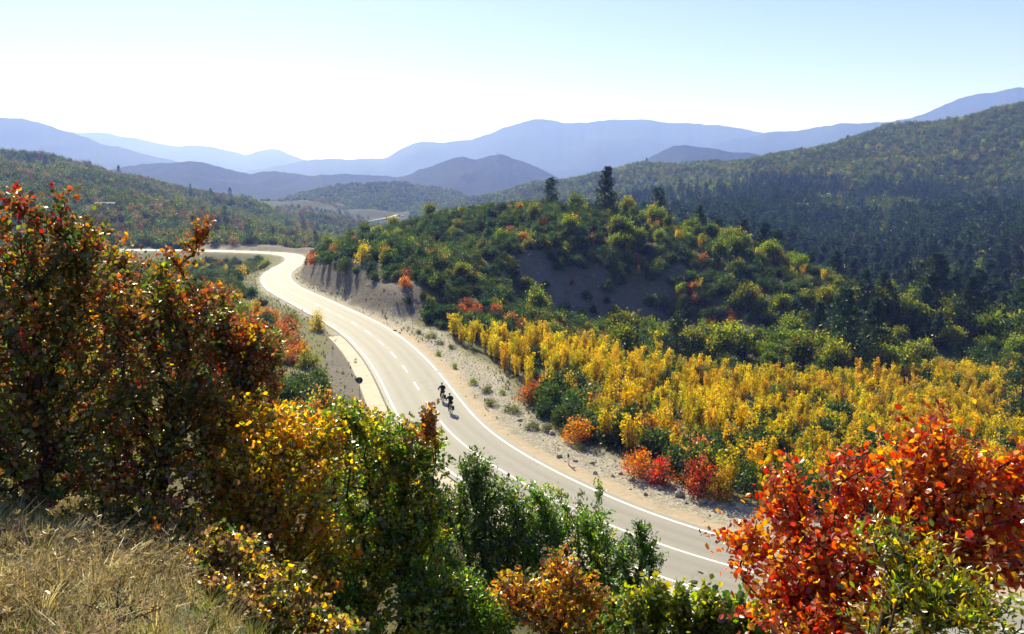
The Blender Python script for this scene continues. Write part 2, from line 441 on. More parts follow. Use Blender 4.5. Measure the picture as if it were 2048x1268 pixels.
# gullies on the wooded knoll
kn = np.exp(-(((GX - 18) / 70) ** 2 + ((GY - 150) / 38) ** 2)) * sstep(8, 20, np.abs(S_))
GZ += kn * (rid - 0.65) * 2.2
rz = ROAD[I_, 2]
near_part = 1 - sstep(95, 125, GY)
wr = 1 - sstep(4.3, 4.6 + 8.0 * 1, S_ - near_part * 2.6)          # right shoulder, wide in the near stretch
wr = np.where((S_ > 0) & (GY > 112), 1 - sstep(4.6, 9.5, S_), wr)
wl = 1 - sstep(5.9, 12.0, -S_)
wr_ = np.where(S_ >= 0, wr, wl)
GZ = GZ * (1 - wr_) + (rz - 0.10) * wr_
crown_drop = sstep(3.6, 6, np.abs(S_)) * wr_
GZ -= crown_drop * 0.08
bw = sstep(106, 120, GY) * (1 - sstep(178, 205, GY)) * (S_ > 0) * (S_ < 300) * (1 + 0.3 * fbm(GX / 11, GY / 11, 2, 63))
GZ += bw * 3.5 * sstep(4.9, 8.8, S_) * (1 - 0.8 * sstep(10, 34, S_))
# ---- masks
ppx, ppy = project(np.stack([GX, GY, GZ], -1))
slope = np.hypot(*np.gradient(GZ)) * 0
gz_r = np.gradient(GZ, axis=1) / (np.gradient(D_, axis=1)); gz_t = np.gradient(GZ, axis=0) / (np.gradient(TT, axis=0) * D_ + 1e-6)
slope = np.hypot(gz_r, gz_t)
edge_n = fbm(GX / 5, GY / 5, 3, 5) * 0.5
inroad = (np.abs(S_) < 400)
gravel = np.where(S_ > 0, 1 - sstep(4.4 + 3.6 * near_part, 5.6 + 4.6 * near_part, S_ + edge_n * 2), 0) + (np.where(S_ > 0, 1 - sstep(4.6, 6.0, S_ + edge_n), 0) + np.where(S_ <= 0, 1 - sstep(3.7, 5.2, -S_ + edge_n * 1.5), 0)) 
gravel = np.clip(gravel, 0, 1)
sandy = np.where(S_ > 0, 1 - sstep(4.2, 5.8, S_ + edge_n * 1.5), 0) * near_part
BANKS = [([(600, 575), (640, 535), (690, 510), (760, 530), (830, 560), (850, 600), (815, 660), (740, 640), (660, 600)], 100, 205),
         ([(1030, 530), (1080, 525), (1150, 560), (1240, 600), (1340, 635), (1430, 700), (1340, 695), (1240, 665), (1150, 630), (1060, 595)], 100, 175),
         ([(1450, 640), (1480, 640), (1530, 670), (1550, 700), (1500, 715), (1460, 690)], 100, 175),
         ([(380, 505), (380, 480), (560, 475), (625, 490), (620, 505), (560, 502)], 300, 375),
         ([(660, 690), (700, 690), (760, 790), (770, 850), (690, 850), (650, 760)], 45, 100)]
bank = np.zeros_like(GX)
for poly, a, b in BANKS:
    bank = np.maximum(bank, in_poly(ppx + edge_n * 30, ppy + edge_n * 16, poly) * (D_ > a) * (D_ < b))
bank = np.maximum(bank, 0.75 * sstep(0.62, 0.9, slope + edge_n * 0.3) * (D_ > 90) * (D_ < 375))
for _ in range(2):
    bank[1:-1, 1:-1] = (bank[1:-1, 1:-1] * 2 + bank[2:, 1:-1] + bank[:-2, 1:-1] + bank[1:-1, 2:] + bank[1:-1, :-2]) / 6
grass = np.clip(np.where(S_ < 0, 1 - sstep(9, 22, -S_ + edge_n * 6), 0) * (GY > 60) + (D_ < 6) + np.where(S_ > 0, 1 - sstep(8, 14, S_ + edge_n * 4), 0), 0, 1)
# scree rills on the bare banks
bank = np.maximum(bank, sstep(4.8, 5.6, S_ + edge_n * 0.5) * (1 - sstep(9.0, 11.5, S_ + edge_n * 4)) * np.clip(bw, 0, 1))
GZ += bank * (0.42 * (1 - np.abs(fbm((GX * 0.8 + GY * 0.6) / 2.3 + 0.6 * fbm(GX / 5, GY / 5, 2, 9), (GY * 0.8 - GX * 0.6) / 7, 4, 77))) - 0.35) * (D_ < 375) * sstep(6.0, 7.5, np.where(S_ < 0, -S_, S_ + 1.5))
zone = np.stack([bank, gravel, grass], -1)

t = NT("hillside_soil"); c = t.coord("Object")
za = t.n("ShaderNodeAttribute", attribute_name="zone"); sep = t.n("ShaderNodeSeparateColor"); t.l(za.outputs["Color"], sep.inputs[0])
sa = t.n("ShaderNodeAttribute", attribute_name="sandy")
n_big, n_mid, n_fine = t.noise(0.06, 5, 0.6, c), t.noise(0.9, 6, 0.65, c), t.noise(9, 5, 0.7, c)
soil = t.mix(0.5, t.ramp(n_big, [(0.35, (0.055, 0.06, 0.025)), (0.65, (0.13, 0.105, 0.05))]), t.ramp(n_mid, [(0.35, (0.04, 0.05, 0.018)), (0.7, (0.14, 0.12, 0.06))]))
earth = t.mix(0.45, t.ramp(n_mid, [(0.3, (0.115, 0.10, 0.085)), (0.7, (0.20, 0.178, 0.155))]), t.ramp(n_fine, [(0.3, (0.085, 0.075, 0.065)), (0.7, (0.21, 0.185, 0.16))]))
grs = t.mix(0.5, t.ramp(n_mid, [(0.3, (0.10, 0.105, 0.045)), (0.7, (0.21, 0.195, 0.11))]), t.ramp(n_fine, [(0.35, (0.07, 0.085, 0.03)), (0.7, (0.22, 0.195, 0.12))]))
vor = t.n("ShaderNodeTexVoronoi"); vor.inputs["Scale"].default_value = 7; t.l(c, vor.inputs["Vector"])
grav = t.mix(0.6, t.ramp(n_mid, [(0.3, (0.20, 0.18, 0.145)), (0.7, (0.36, 0.33, 0.27))]), t.ramp(vor.outputs["Color"], [(0.2, (0.15, 0.135, 0.11)), (0.8, (0.45, 0.41, 0.35))]))
sand = t.mix(0.4, t.ramp(n_mid, [(0.3, (0.34, 0.265, 0.185)), (0.75, (0.46, 0.37, 0.27))]), t.ramp(n_fine, [(0.3, (0.34, 0.27, 0.2)), (0.7, (0.55, 0.46, 0.36))]))
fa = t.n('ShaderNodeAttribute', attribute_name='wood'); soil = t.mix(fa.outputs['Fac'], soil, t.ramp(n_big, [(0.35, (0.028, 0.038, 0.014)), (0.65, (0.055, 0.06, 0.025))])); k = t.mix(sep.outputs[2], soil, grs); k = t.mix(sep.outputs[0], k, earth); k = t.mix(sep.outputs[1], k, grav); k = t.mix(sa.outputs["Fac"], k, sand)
bmp = t.math('ADD', t.math('MULTIPLY', n_mid, 1.0), t.math('MULTIPLY', n_fine, 0.5))
t.princ(k, 0.95, 0.1, bump=bmp, bstr=0.7, bdist=0.18)
M_SOIL = t.m
nT, nD = GX.shape
idx = np.arange(nT * nD).reshape(nT, nD)
q = np.stack([idx[:-1, :-1], idx[:-1, 1:], idx[1:, 1:], idx[1:, :-1]], -1).reshape(-1, 4)
q2 = np.stack([idx[-1, :-1], idx[-1, 1:], idx[0, 1:], idx[0, :-1]], -1)
Vt = np.vstack([np.stack([GX, GY, GZ], -1).reshape(-1, 3), [[0, 0, 19.4]]])
cap = np.stack([np.full(nT, nT * nD), idx[:, 0], np.roll(idx[:, 0], -1)], -1)
q = q[:, ::-1]; q2 = q2[:, ::-1]
zz = np.vstack([zone.reshape(-1, 3), [[0, 0, 1]]])
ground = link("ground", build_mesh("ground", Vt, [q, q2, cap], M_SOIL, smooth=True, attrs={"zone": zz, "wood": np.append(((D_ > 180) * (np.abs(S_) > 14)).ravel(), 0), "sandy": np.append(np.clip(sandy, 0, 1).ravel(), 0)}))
tag(ground, "dry grassy hillside, earth banks and valley floor", kind="structure")

def _cell(x, y):
    th = np.arctan2(x, y); ld = np.log(np.maximum(np.hypot(x, y), 0.71))
    i = np.clip(np.searchsorted(TH, th) - 1, 0, nT - 2); j = np.clip(np.searchsorted(LD, ld) - 1, 0, nD - 2)
    a = np.clip((th - TH[i]) / (TH[i + 1] - TH[i]), 0, 1); b = np.clip((ld - LD[j]) / (LD[j + 1] - LD[j]), 0, 1)
    return i, j, a, b
def gsample(G, x, y):
    x = np.asarray(x, float); y = np.asarray(y, float)
    i, j, a, b = _cell(x, y)
    return (G[i, j] * (1 - a) + G[i + 1, j] * a) * (1 - b) + (G[i, j + 1] * (1 - a) + G[i + 1, j + 1] * a) * b
def gz(x, y): return gsample(GZ, x, y)
def hit(px, py, lo=2.0, hi=1500.0):
    """first ground point seen along a pixel"""
    Ds = np.exp(np.linspace(math.log(lo), math.log(hi), 900))
    P = at(np.full(900, px), np.full(900, py), Ds)
    b = np.where(P[:, 2] < gz(P[:, 0], P[:, 1]))[0]
    k = b[0] if len(b) else 899
    return np.array([P[k, 0], P[k, 1], gz(P[k, 0], P[k, 1])])
# ------------------------------------------------------------------ far hills and mountains
t = NT("distant_woodland"); c = t.coord("Object")
n1, n2 = t.noise(0.004, 6, 0.6, c), t.noise(0.05, 6, 0.7, c)
k = t.mix(0.55, t.ramp(n1, [(0.35, (0.014, 0.028, 0.018)), (0.65, (0.035, 0.05, 0.03))]), t.ramp(n2, [(0.35, (0.012, 0.024, 0.015)), (0.7, (0.045, 0.055, 0.03))]))
t.princ(k, 0.95, 0.05, bump=n2, bstr=1.0, bdist=12)
M_FAR = t.m
RIDGES = {}
def ridge(name, label, sil, D, depth, base, seed, rough=0.0, spur=0.5, nu=260, nv=26):
    sil = np.array(sil, float)
    px = np.linspace(sil[0, 0], sil[-1, 0], nu)
    py = np.interp(px, sil[:, 0], sil[:, 1])
    w = max(3, nu // 60); ker = np.hanning(w + 2)[1:-1]; ker /= ker.sum()
    py = np.convolve(np.pad(py, w // 2, mode='edge'), ker, 'valid')[:nu] if w % 2 else np.convolve(np.pad(py, (w // 2, w // 2 - 1), mode='edge'), ker, 'valid')[:nu]
    py = py + fbm(px / 24.0, px * 0 + seed, 3, seed) * 1.6 + fbm(px / 3.0, px * 0 + seed, 2, seed + 5) * rough
    Du = D * (1 + 0.06 * fbm(px / 300.0, px * 0 + 3, 2, seed + 9))
    crest = at(px, py, Du)
    dirs = crest[:, :2] / Du[:, None]
    tv = np.concatenate([-np.linspace(1, 0, nv) ** 1.25, np.linspace(0, 1, 8)[1:]])
    V = []
    for tt in tv:
        dist = Du + tt * depth
        f = abs(tt)
        z = crest[:, 2] + (base - crest[:, 2]) * (f ** 0.9)
        amp = np.maximum(crest[:, 2] - base, 20) * spur * min(1, f * 2.2) * (1 - f)
        x, y = dirs[:, 0] * dist, dirs[:, 1] * dist
        wl = depth / 3.2
        nz = 0.5 - np.abs(fbm(x / wl + seed, y / wl * 0.45, 4, seed + 20))
        z = z + amp * (nz - 0.45)
        V.append(np.stack([x, y, z], -1))
    V = np.array(V); m = len(tv)
    ii = np.arange(m * nu).reshape(m, nu)
    q = np.stack([ii[:-1, :-1], ii[:-1, 1:], ii[1:, 1:], ii[1:, :-1]], -1).reshape(-1, 4)
    o = link(name, build_mesh(name, V.reshape(-1, 3), q, M_FAR, smooth=True))
    RIDGES[name + str(seed)] = V
    return tag(o, label, kind="structure")
ridge("hill", "rounded wooded hill in the middle of the valley", [(420, 470), (500, 425), (560, 400), (600, 389), (650, 377), (700, 369), (760, 366), (830, 370), (880, 378), (930, 392), (980, 408), (1060, 440), (1150, 480)], 1450, 420, -45, 1, 0.8, 0.4)
ridge("hill", "long low blue ridge behind the valley", [(120, 360), (180, 348), (240, 334), (300, 326), (380, 322), (420, 328), (470, 341), (500, 348), (545, 342), (600, 350), (660, 350), (690, 346), (740, 352), (800, 353), (900, 362), (1000, 380)], 2700, 900, -60, 2, 0.5, 0.45)
ridge("hill", "twin-topped blue hill carrying a mast", [(700, 378), (780, 362), (850, 336), (900, 318), (925, 313), (950, 319), (1000, 307), (1030, 318), (1055, 326), (1080, 338), (1130, 362), (1200, 385), (1300, 400)], 2350, 750, -55, 3, 0.4, 0.45)
ridge("hill", "small blue hill behind the wooded shoulder", [(1150, 390), (1230, 352), (1270, 334), (1300, 315), (1345, 292), (1370, 290), (1420, 297), (1480, 306), (1510, 307), (1540, 318), (1600, 335), (1700, 370)], 2600, 700, -50, 4, 0.4, 0.45)
ridge("mountain", "broad flat-topped mountain in blue haze", [(480, 345), (560, 332), (600, 323), (650, 316), (700, 320), (770, 318), (800, 300), (830, 286), (880, 284), (940, 280), (980, 267), (1030, 247), (1065, 238), (1110, 242), (1150, 246), (1200, 241), (1290, 240), (1320, 245), (1440, 250), (1480, 258), (1530, 268), (1600, 275), (1700, 300), (1850, 340)], 6200, 2400, -60, 5, 0.25, 0.4, 340)
ridge("mountain", "high shoulder of mountain rising over the pine forest", [(1300, 320), (1450, 282), (1530, 267), (1560, 264), (1600, 262), (1640, 252), (1700, 246), (1760, 245), (1820, 237), (1860, 222), (1920, 195), (1990, 183), (2030, 177), (2120, 172), (2300, 190)], 5200, 2200, -60, 6, 0.3, 0.4, 340)
ridge("mountain", "steep blue mountain flank above the wooded hill", [(-350, 240), (-200, 228), (-60, 228), (0, 234), (40, 236), (90, 248), (130, 262), (170, 273), (200, 288), (260, 300), (330, 318), (420, 338), (520, 355)], 5600, 2000, -60, 7, 0.3, 0.4)
ridge("mountain", "faintest pale mountains with a small peak", [(-100, 268), (60, 262), (140, 264), (200, 266), (270, 275), (330, 290), (400, 292), (450, 300), (490, 310), (530, 297), (560, 300), (610, 321), (660, 332), (760, 340), (900, 345)], 9500, 2600, -60, 8, 0.2, 0.4)

# ------------------------------------------------------------------ haze
hz = MB().box((0, 6500, 350), (26000, 15400, 1100)).build("haze", bpy.data.materials.new("valley_haze"))
hm = hz.data.materials[0]; hm.use_nodes = True; hm.node_tree.nodes.clear()
ho = hm.node_tree.nodes.new("ShaderNodeOutputMaterial"); hv = hm.node_tree.nodes.new("ShaderNodeVolumePrincipled")
hv.inputs["Color"].default_value = (0.20, 0.305, 1.0, 1)
hv.inputs["Absorption Color"].default_value = (1, 1, 1, 1)
hv.inputs["Density"].default_value = 2.6e-4
hv.inputs["Anisotropy"].default_value = 0.2
hm.node_tree.links.new(hv.outputs[0], ho.inputs["Volume"])
tag(hz, "blue haze filling the valley air", kind="stuff")

# ------------------------------------------------------------------ road, paint, concrete gutter
def strip(off0, off1, i0, i1, lift, thick=0.0, skirt=0.0):
    r = np.arange(i0, i1 + 1)
    L = ROAD[r] + RN[r] * off0; R = ROAD[r] + RN[r] * off1
    L[:, 2] += lift; R[:, 2] += lift
    n = len(r)
    if not skirt:
        V = np.vstack([L, R]); a = np.arange(n - 1)
        return V, np.stack([a, a + n, a + n + 1, a + 1], -1)[:, ::-1]
    L2 = L.copy(); R2 = R.copy(); L2[:, 2] -= skirt; R2[:, 2] -= skirt
    L2 -= RN[r] * 0.1; R2 += RN[r] * 0.1
    V = np.vstack([L2, L, R, R2]); a = np.arange(n - 1); Q = []
    for k in range(3): Q.append(np.stack([a + k * n, a + (k + 1) * n, a + (k + 1) * n + 1, a + k * n + 1], -1)[:, ::-1])
    Q.append(np.array([[0, n, 2 * n, 3 * n], [n - 1, 4 * n - 1, 3 * n - 1, 2 * n - 1]]))
    return V, np.vstack(Q)
t = NT("pale_asphalt"); c = t.coord("Object")
n1, n2, n3 = t.noise(0.25, 5, 0.6, c), t.noise(3.0, 6, 0.65, c), t.noise(60, 3, 0.7, c)
k = t.mix(0.5, t.ramp(n1, [(0.3, (0.245, 0.23, 0.21)), (0.7, (0.325, 0.305, 0.28))]), t.ramp(n2, [(0.3, (0.235, 0.222, 0.205)), (0.75, (0.315, 0.297, 0.275))]))
vc = t.n("ShaderNodeTexVoronoi", feature='DISTANCE_TO_EDGE'); vc.inputs["Scale"].default_value = 0.11
dn = t.n("ShaderNodeMixRGB"); dn.inputs[0].default_value = 0.35
nv_ = t.n("ShaderNodeTexNoise"); nv_.inputs["Scale"].default_value = 0.5; nv_.inputs["Detail"].default_value = 5; t.l(c, nv_.inputs["Vector"])
ad = t.n("ShaderNodeVectorMath", operation='ADD'); sc_ = t.n("ShaderNodeVectorMath", operation='SCALE'); sc_.inputs["Scale"].default_value = 5.0
t.l(nv_.outputs["Color"], sc_.inputs[0]); t.l(c, ad.inputs[0]); t.l(sc_.outputs[0], ad.inputs[1]); t.l(ad.outputs[0], vc.inputs["Vector"])
crack = t.ramp(vc.outputs["Distance"], [(0.0, (0.55, 0.55, 0.55)), (0.004, (1, 1, 1))])
k = t.mix(0.8, k, crack, 'MULTIPLY')
wear = t.n("ShaderNodeAttribute", attribute_name="wear")
k = t.mix(t.math('MULTIPLY', wear.outputs["Fac"], t.math('MULTIPLY', n1, 1.3)), k, (0.18, 0.165, 0.155))
t.princ(k, t.math('ADD', t.math('MULTIPLY', n2, 0.2), 0.62), 0.22, bump=n3, bstr=0.25, bdist=0.01)
M_ROAD = t.m
def paint(name, col, lo, hi):
    t = NT(name); c = t.coord("Object")
    n2 = t.noise(5, 6, 0.7, c)
    t.princ(t.ramp(n2, [(lo, tuple(x * 0.6 for x in col)), (hi, col)]), 0.6, 0.3, bump=n2, bstr=0.1, bdist=0.01); return t.m
M_PAINT = paint("road_paint_white", (0.80, 0.79, 0.76), 0.28, 0.45)
NR = len(ROAD)
# cross-section of several columns so that tyre wear can be stored
offs = np.array([-3.75, -3.65, -2.6, -2.0, -1.5, -0.9, 0, 0.9, 1.5, 2.0, 2.6, 3.65, 3.75])
wearv = np.array([0, 0, 0.2, 0.8, 0.3, 0.7, 0.0, 0.7, 0.3, 0.8, 0.2, 0, 0])
V = (ROAD[:, None] + RN[:, None] * offs[None, :, None]); V[:, :, 2] += 0.03 - np.abs(offs)[None] * 0.01
V[:, 0, 2] -= 0.3; V[:, -1, 2] -= 0.3
ii = np.arange(NR * len(offs)).reshape(NR, len(offs))
q = np.stack([ii[:-1, :-1], ii[:-1, 1:], ii[1:, 1:], ii[1:, :-1]], -1).reshape(-1, 4)
road = link("road", build_mesh("road", V.reshape(-1, 3), q, M_ROAD, attrs={"wear": np.tile(wearv, NR)}))
tag(road, "pale two-lane asphalt road winding down the valley", kind="structure")
def ridx(px, py, z=0):
    p = onz(px, py, z); return int(np.hypot(ROAD[:, 0] - p[0], ROAD[:, 1] - p[1]).argmin())
def mark(name, off, w, i0, i1):
    V, Q = strip(off - w / 2, off + w / 2, i0, i1, 0.0)
    V[:, 2] += 0.034 - abs(off) * 0.01
    return link(name, build_mesh(name, V, Q, M_PAINT), road)
gapi = ridx(880, 742)
mark("edge_line", 3.18, 0.17, 0, gapi - 1); mark("edge_line", 3.18, 0.17, gapi, NR - 1); mark("edge_line", -3.18, 0.17, 0, NR - 1)
i_sol = ridx(872, 842)
mark("centre_line", 0.0, 0.15, 0, i_sol)
i = i_sol + 3
while i < NR - 5:
    mark("centre_dash", 0.0, 0.14, i, i + 3); i += 7
# concrete apron beside the outer lane
t = NT("concrete_cream"); c = t.coord("Object"); n2, n3 = t.noise(1.2, 6, 0.65, c), t.noise(14, 5, 0.7, c)
t.princ(t.mix(0.5, t.ramp(n2, [(0.3, (0.40, 0.345, 0.275)), (0.7, (0.56, 0.49, 0.40))]), t.ramp(n3, [(0.3, (0.38, 0.33, 0.27)), (0.7, (0.55, 0.48, 0.39))])), 0.9, 0.2, bump=n3, bstr=0.3, bdist=0.02)
M_CONC = t.m
j0, j1 = 4, ridx(690, 672)
conc = tag(link("pavement", None), "cream concrete drainage apron along the road edge", kind="structure")
step = 4
for n_, a in enumerate(range(j0, j1, step)):
    b = min(a + step, j1)
    V, Q = strip(-5.45, -3.85, a, b, 0.015 + 0.008 * ((n_ * 37) % 5 - 2) / 2, skirt=0.3)
    # open the joint between slabs by two centimetres
    m = (b - a + 1)
    for kx in range(4):
        d = V[kx * m + 1] - V[kx * m]; V[kx * m] += d / np.linalg.norm(d) * 0.025
    link("slab", build_mesh("slab", V, Q, M_CONC), conc)

# ------------------------------------------------------------------ roadside posts and the round sign
t = NT("post_white_plastic"); c = t.coord(); nzp = t.noise(9, 4, 0.6, c); kp = t.ramp(nzp, [(0.3, (0.66, 0.65, 0.61)), (0.6, (0.80, 0.79, 0.76))])
dd = t.n("ShaderNodeBsdfDiffuse"); tt_ = t.n("ShaderNodeBsdfTranslucent"); mm = t.n("ShaderNodeMixShader"); mm.inputs[0].default_value = 0.5
t.l(kp, dd.inputs[0]); t.l(kp, tt_.inputs[0]); t.l(dd.outputs[0], mm.inputs[1]); t.l(tt_.outputs[0], mm.inputs[2]); t.l(mm.outputs[0], t.out.inputs[0]); M_WHITE = t.m
M_BLACK = simple("post_black", (0.02, 0.02, 0.022), 0.5, 0.4)
M_REDREF = simple("reflector_red", (0.35, 0.03, 0.02), 0.3, 0.6)
M_STEEL = simple("galvanised_steel", (0.32, 0.33, 0.34), 0.45, 0.5, 0.7, 0.15)
M_SIGNBACK = simple("sign_back_dark", (0.035, 0.037, 0.045), 0.5, 0.4, 0.2, 0.2)
def post_meshes():
    b = MB(); prof = [(0.055, 0.05, 0), (0.055, 0.05, 0.70), (0.05, 0.045, 0.95)]
    def sect(w, d, z): return [(-w, -d, z), (w, -d, z), (w * 0.8, d, z), (-w * 0.8, d, z)]
    def loft(secs):
        V = np.array([p for s in secs for p in s]); n = len(secs); Q = []
        for i in range(n - 1):
            for j in range(4): Q.append([i * 4 + j, i * 4 + (j + 1) % 4, (i + 1) * 4 + (j + 1) % 4, (i + 1) * 4 + j])
        Q.append([3, 2, 1, 0]); Q.append([n * 4 - 4, n * 4 - 3, n * 4 - 2, n * 4 - 1]); return V, Q
    body = MB().add(*loft([sect(.06, .05, -0.25), sect(.06, .05, 0.62)]))
    band = MB().add(*loft([sect(.061, .051, 0.62), sect(.060, .050, 0.86)]))
    top = MB().add(*loft([sect(.059, .049, 0.86), sect(.057, .047, 0.93), sect(.045, .01, 1.0)]))
    refl = MB().box((0, -0.056, 0.74), (0.05, 0.012, 0.16))
    return body.mesh("post", M_WHITE), band.mesh("band", M_BLACK), top.mesh("cap", M_WHITE), refl.mesh("reflector", M_REDREF)
PM = post_meshes()
POSTS = [(1103, 934, 1, "white marker post with dark band on sandy verge beside pale boulders"), (951, 812, 1, "white marker post on gravel verge beside the two cyclists"), (774, 645, 1, None), (714, 624, 1, None), (658, 602, 1, None), (616, 582, 1, None),
         (670, 652, -1, None), (622, 626, -1, None), (739, 742, -1, None), (598, 532, 1, None), (585, 540, 1, None), (607, 512, 1, None), (581, 507, 1, None), (545, 504, 1, None), (502, 503, 1, None), (546, 536, -1, None), (527, 552, -1, None)]
for px, py, side, lab in POSTS:
    rzs = np.linspace(-11, 0, 45)
    best = None
    for z in rzs:
        p = onz(px, py, z); j = np.hypot(ROAD[:, 0] - p[0], ROAD[:, 1] - p[1]).argmin()
        e = abs(ROAD[j, 2] - z) + 0.15 * abs(np.hypot(ROAD[j, 0] - p[0], ROAD[j, 1] - p[1]) - 4.5)
        if best is None or e < best[0]: best = (e, j)
    j = best[1]; off = 4.9 if (side > 0 and py > 700) else 4.35
    if side < 0 and py > 660: off = 5.75
    p = ROAD[j] + RN[j] * off * side; z = float(gz(p[0], p[1]))
    yaw = math.atan2(RT[j, 1], RT[j, 0]) - math.pi / 2
    e = link("marker_post", None, loc=(p[0], p[1], z), rot=(random.uniform(-.05, .05), random.uniform(-.05, .05), yaw + (0 if side > 0 else math.pi)))
    if lab is None:
        lab = "white marker post at the foot of the bare earth bank" if (side > 0 and py > 560) else ("marker post on the outer grassy verge, seen from its dark back" if side < 0 else "small white marker post along the far bend")
    tag(e, lab, "post", "roadside marker posts")
    for nm, me in zip(("post", "band", "cap", "reflector"), PM): link(nm, me, e)
# round sign seen from behind
sp = hit(748, 818)
js = int(np.hypot(ROAD[:, 0] - sp[0], ROAD[:, 1] - sp[1]).argmin())
sp = ROAD[js] - RN[js] * 6.1; sp[2] = gz(sp[0], sp[1])
sgn = tag(link("road_sign", None, loc=sp, rot=(0, 0, math.atan2(RT[js, 1], RT[js, 0]) - math.pi / 2 - 0.25)), "round dark road sign on thin pole beside the concrete apron, seen from behind", "sign")
MB().tube([(0, 0, -0.4), (0, 0, 3.0)], 0.03, 10).build("pole", M_STEEL, sgn, True)
Mx = Matrix.Rotation(math.pi / 2, 4, 'X'); Mx.translation = (0, 0.06, 2.72)
dsk = MB().lathe([(0.001, -0.012), (0.30, -0.012), (0.305, 0), (0.30, 0.012), (0.001, 0.012)], 32, Mx).build("sign_plate", M_SIGNBACK, sgn)
MB().ring((0, 0.06, 2.72), 0.305, 0.014, (0, 1, 0), 32, 6).build("rim", M_STEEL, dsk, True)
for z in (2.58, 2.86): MB().box((0, 0.02, z), (0.24, 0.04, 0.035)).build("bracket", M_STEEL, sgn)

# ------------------------------------------------------------------ far buildings, mast, power line
M_ROOF = simple("shed_roof_pale", (0.24, 0.24, 0.25), 0.9, 0.1, 0.0, 0.15, 0.8)
M_SHEDW = simple("shed_wall_plaster", (0.30, 0.27, 0.24), 0.9, 0.1, 0, 0.2, 0.5)
M_DOOR = simple("shed_door_wood", (0.10, 0.07, 0.05), 0.8, 0.2)
def shed(px, py, D, L, Wd, H, rot, label):
    p = at(px, py, D); z = float(gz(p[0], p[1])) + 0.0
    z = max(z, p[2] - 2.2)
    e = tag(link("farm_shed", None, loc=(p[0], p[1], z), rot=(0, 0, rot)), label, "shed")
    w = MB(); w.box((0, -Wd / 2, H / 2 - 2), (L, 0.25, H + 4)); w.box((0, Wd / 2, H / 2 - 2), (L, 0.25, H + 4)); w.box((-L / 2 + .13, 0, H / 2 - 2), (0.25, Wd - .26, H + 4)); w.box((L / 2 - .13, 0, H / 2 - 2), (0.25, Wd - .26, H + 4))
    w.build("wall", M_SHEDW, e)
    r = MB(); hw = Wd / 2 + 0.5; hl = L / 2 + 0.4; rh = Wd * 0.16
    for s in (-1, 1):
        V = [(-hl, s * hw, H - .1), (hl, s * hw, H - .1), (hl, 0, H + rh), (-hl, 0, H + rh)]
        V = V + [(x, y, zz + 0.15) for x, y, zz in V]
        r.add(V, [[0, 1, 2, 3], [4, 7, 6, 5], [0, 4, 5, 1], [2, 6, 7, 3], [1, 5, 6, 2], [0, 3, 7, 4]])
    r.build("roof", M_ROOF, e)
    MB().box((0, -Wd / 2 - 0.14, 1.1), (2.4, 0.08, 2.2)).build("door", M_DOOR, e)
    for sx in (-0.3, 0.3): MB().box((sx * L, -Wd / 2 - 0.14, 1.6), (1.2, 0.06, 0.9)).build("window", M_BLACK, e)
    return p
SHED1 = shed(212, 409, 470, 10, 4.5, 1.7, 0.1, "long low shed with pale roof among trees on the hillside")
SHED2 = shed(314, 409, 480, 7, 4.5, 1.5, -0.15, "smaller grey-roofed shed on the hillside beside the long shed")
mp = at(995, 309, 2350)
ms = tag(link("radio_mast", None, loc=(mp[0], mp[1], mp[2] - 4)), "thin radio mast on top of the twin-topped hill", "mast")
lat = MB()
for sx, sy in ((1, 1), (1, -1), (-1, 1), (-1, -1)): lat.tube([(sx * 1.2, sy * 1.2, -12), (sx * 0.35, sy * 0.35, 18)], 0.16, 5)
for k_ in range(10):
    z0, z1 = -6 + k_ * 2.4, -6 + (k_ + 1) * 2.4; w0 = 1.2 - 0.85 * (z0 + 12) / 30; w1 = 1.2 - 0.85 * (z1 + 12) / 30
    for a, b in (((1, 1), (-1, 1)), ((-1, 1), (-1, -1)), ((-1, -1), (1, -1)), ((1, -1), (1, 1))): lat.tube([(a[0] * w0, a[1] * w0, z0), (b[0] * w1, b[1] * w1, z1)], 0.09, 4)
lat.build("lattice", M_STEEL, ms)
MB().tube([(0, 0, 18), (0, 0, 23)], 0.12, 6).build("antenna", M_STEEL, ms)

def upole(p, rot, H=9.5):
    e = tag(link("utility_pole", None, loc=p, rot=(0, 0, rot)), None, "pole")
    MB().tube([(0, 0, -1), (0, 0, H)], [0.16, 0.11], 10).build("pole", M_BARK, e, True)
    MB().box((0, -0.15, H - 0.4), (1.9, 0.12, 0.14)).build("crossarm", M_BARK_D, e)
    for x in (-0.85, 0.0, 0.85): MB().lathe([(0.02, 0), (0.07, 0.05), (0.04, 0.1), (0.08, 0.16), (0.03, 0.24), (0.001, 0.25)], 10, Matrix.Translation((x, -0.15, H - 0.32))).build("insulator", M_WHITE, e, True)
    return e
def upos(px, D): 
    d = ray(px, 450); h = np.hypot(d[0], d[1]); x, y = d[0] / h * D, d[1] / h * D
    return np.array([x, y, float(gz(x, y))])
pa, pb = upos(1330, 215), upos(2290, 190)
dirw = pb - pa; yaw = math.atan2(dirw[1], dirw[0]) + math.pi / 2
tag(upole(pa, yaw, 11), "wooden utility pole among pines on the knoll crest"); tag(upole(pb, yaw, 17), "tall wooden utility pole standing in the pine valley")
for x in (-0.85, 0.0, 0.85):
    ox, oy = math.cos(yaw) * x + math.sin(yaw) * 0.15, math.sin(yaw) * x - math.cos(yaw) * 0.15
    tt = np.linspace(0, 1, 40)[:, None]
    a = pa + [ox, oy, 11 - 0.1]; b = pb + [ox, oy, 17 - 0.1]
    pts = a * (1 - tt) + b * tt; pts[:, 2] -= (4 * 5.0 * tt * (1 - tt))[:, 0]
    tag(MB().tube(pts, 0.022, 5).build("power_line", M_BLACK), "thin overhead wire sagging across the pine valley", "wire", "three overhead wires")
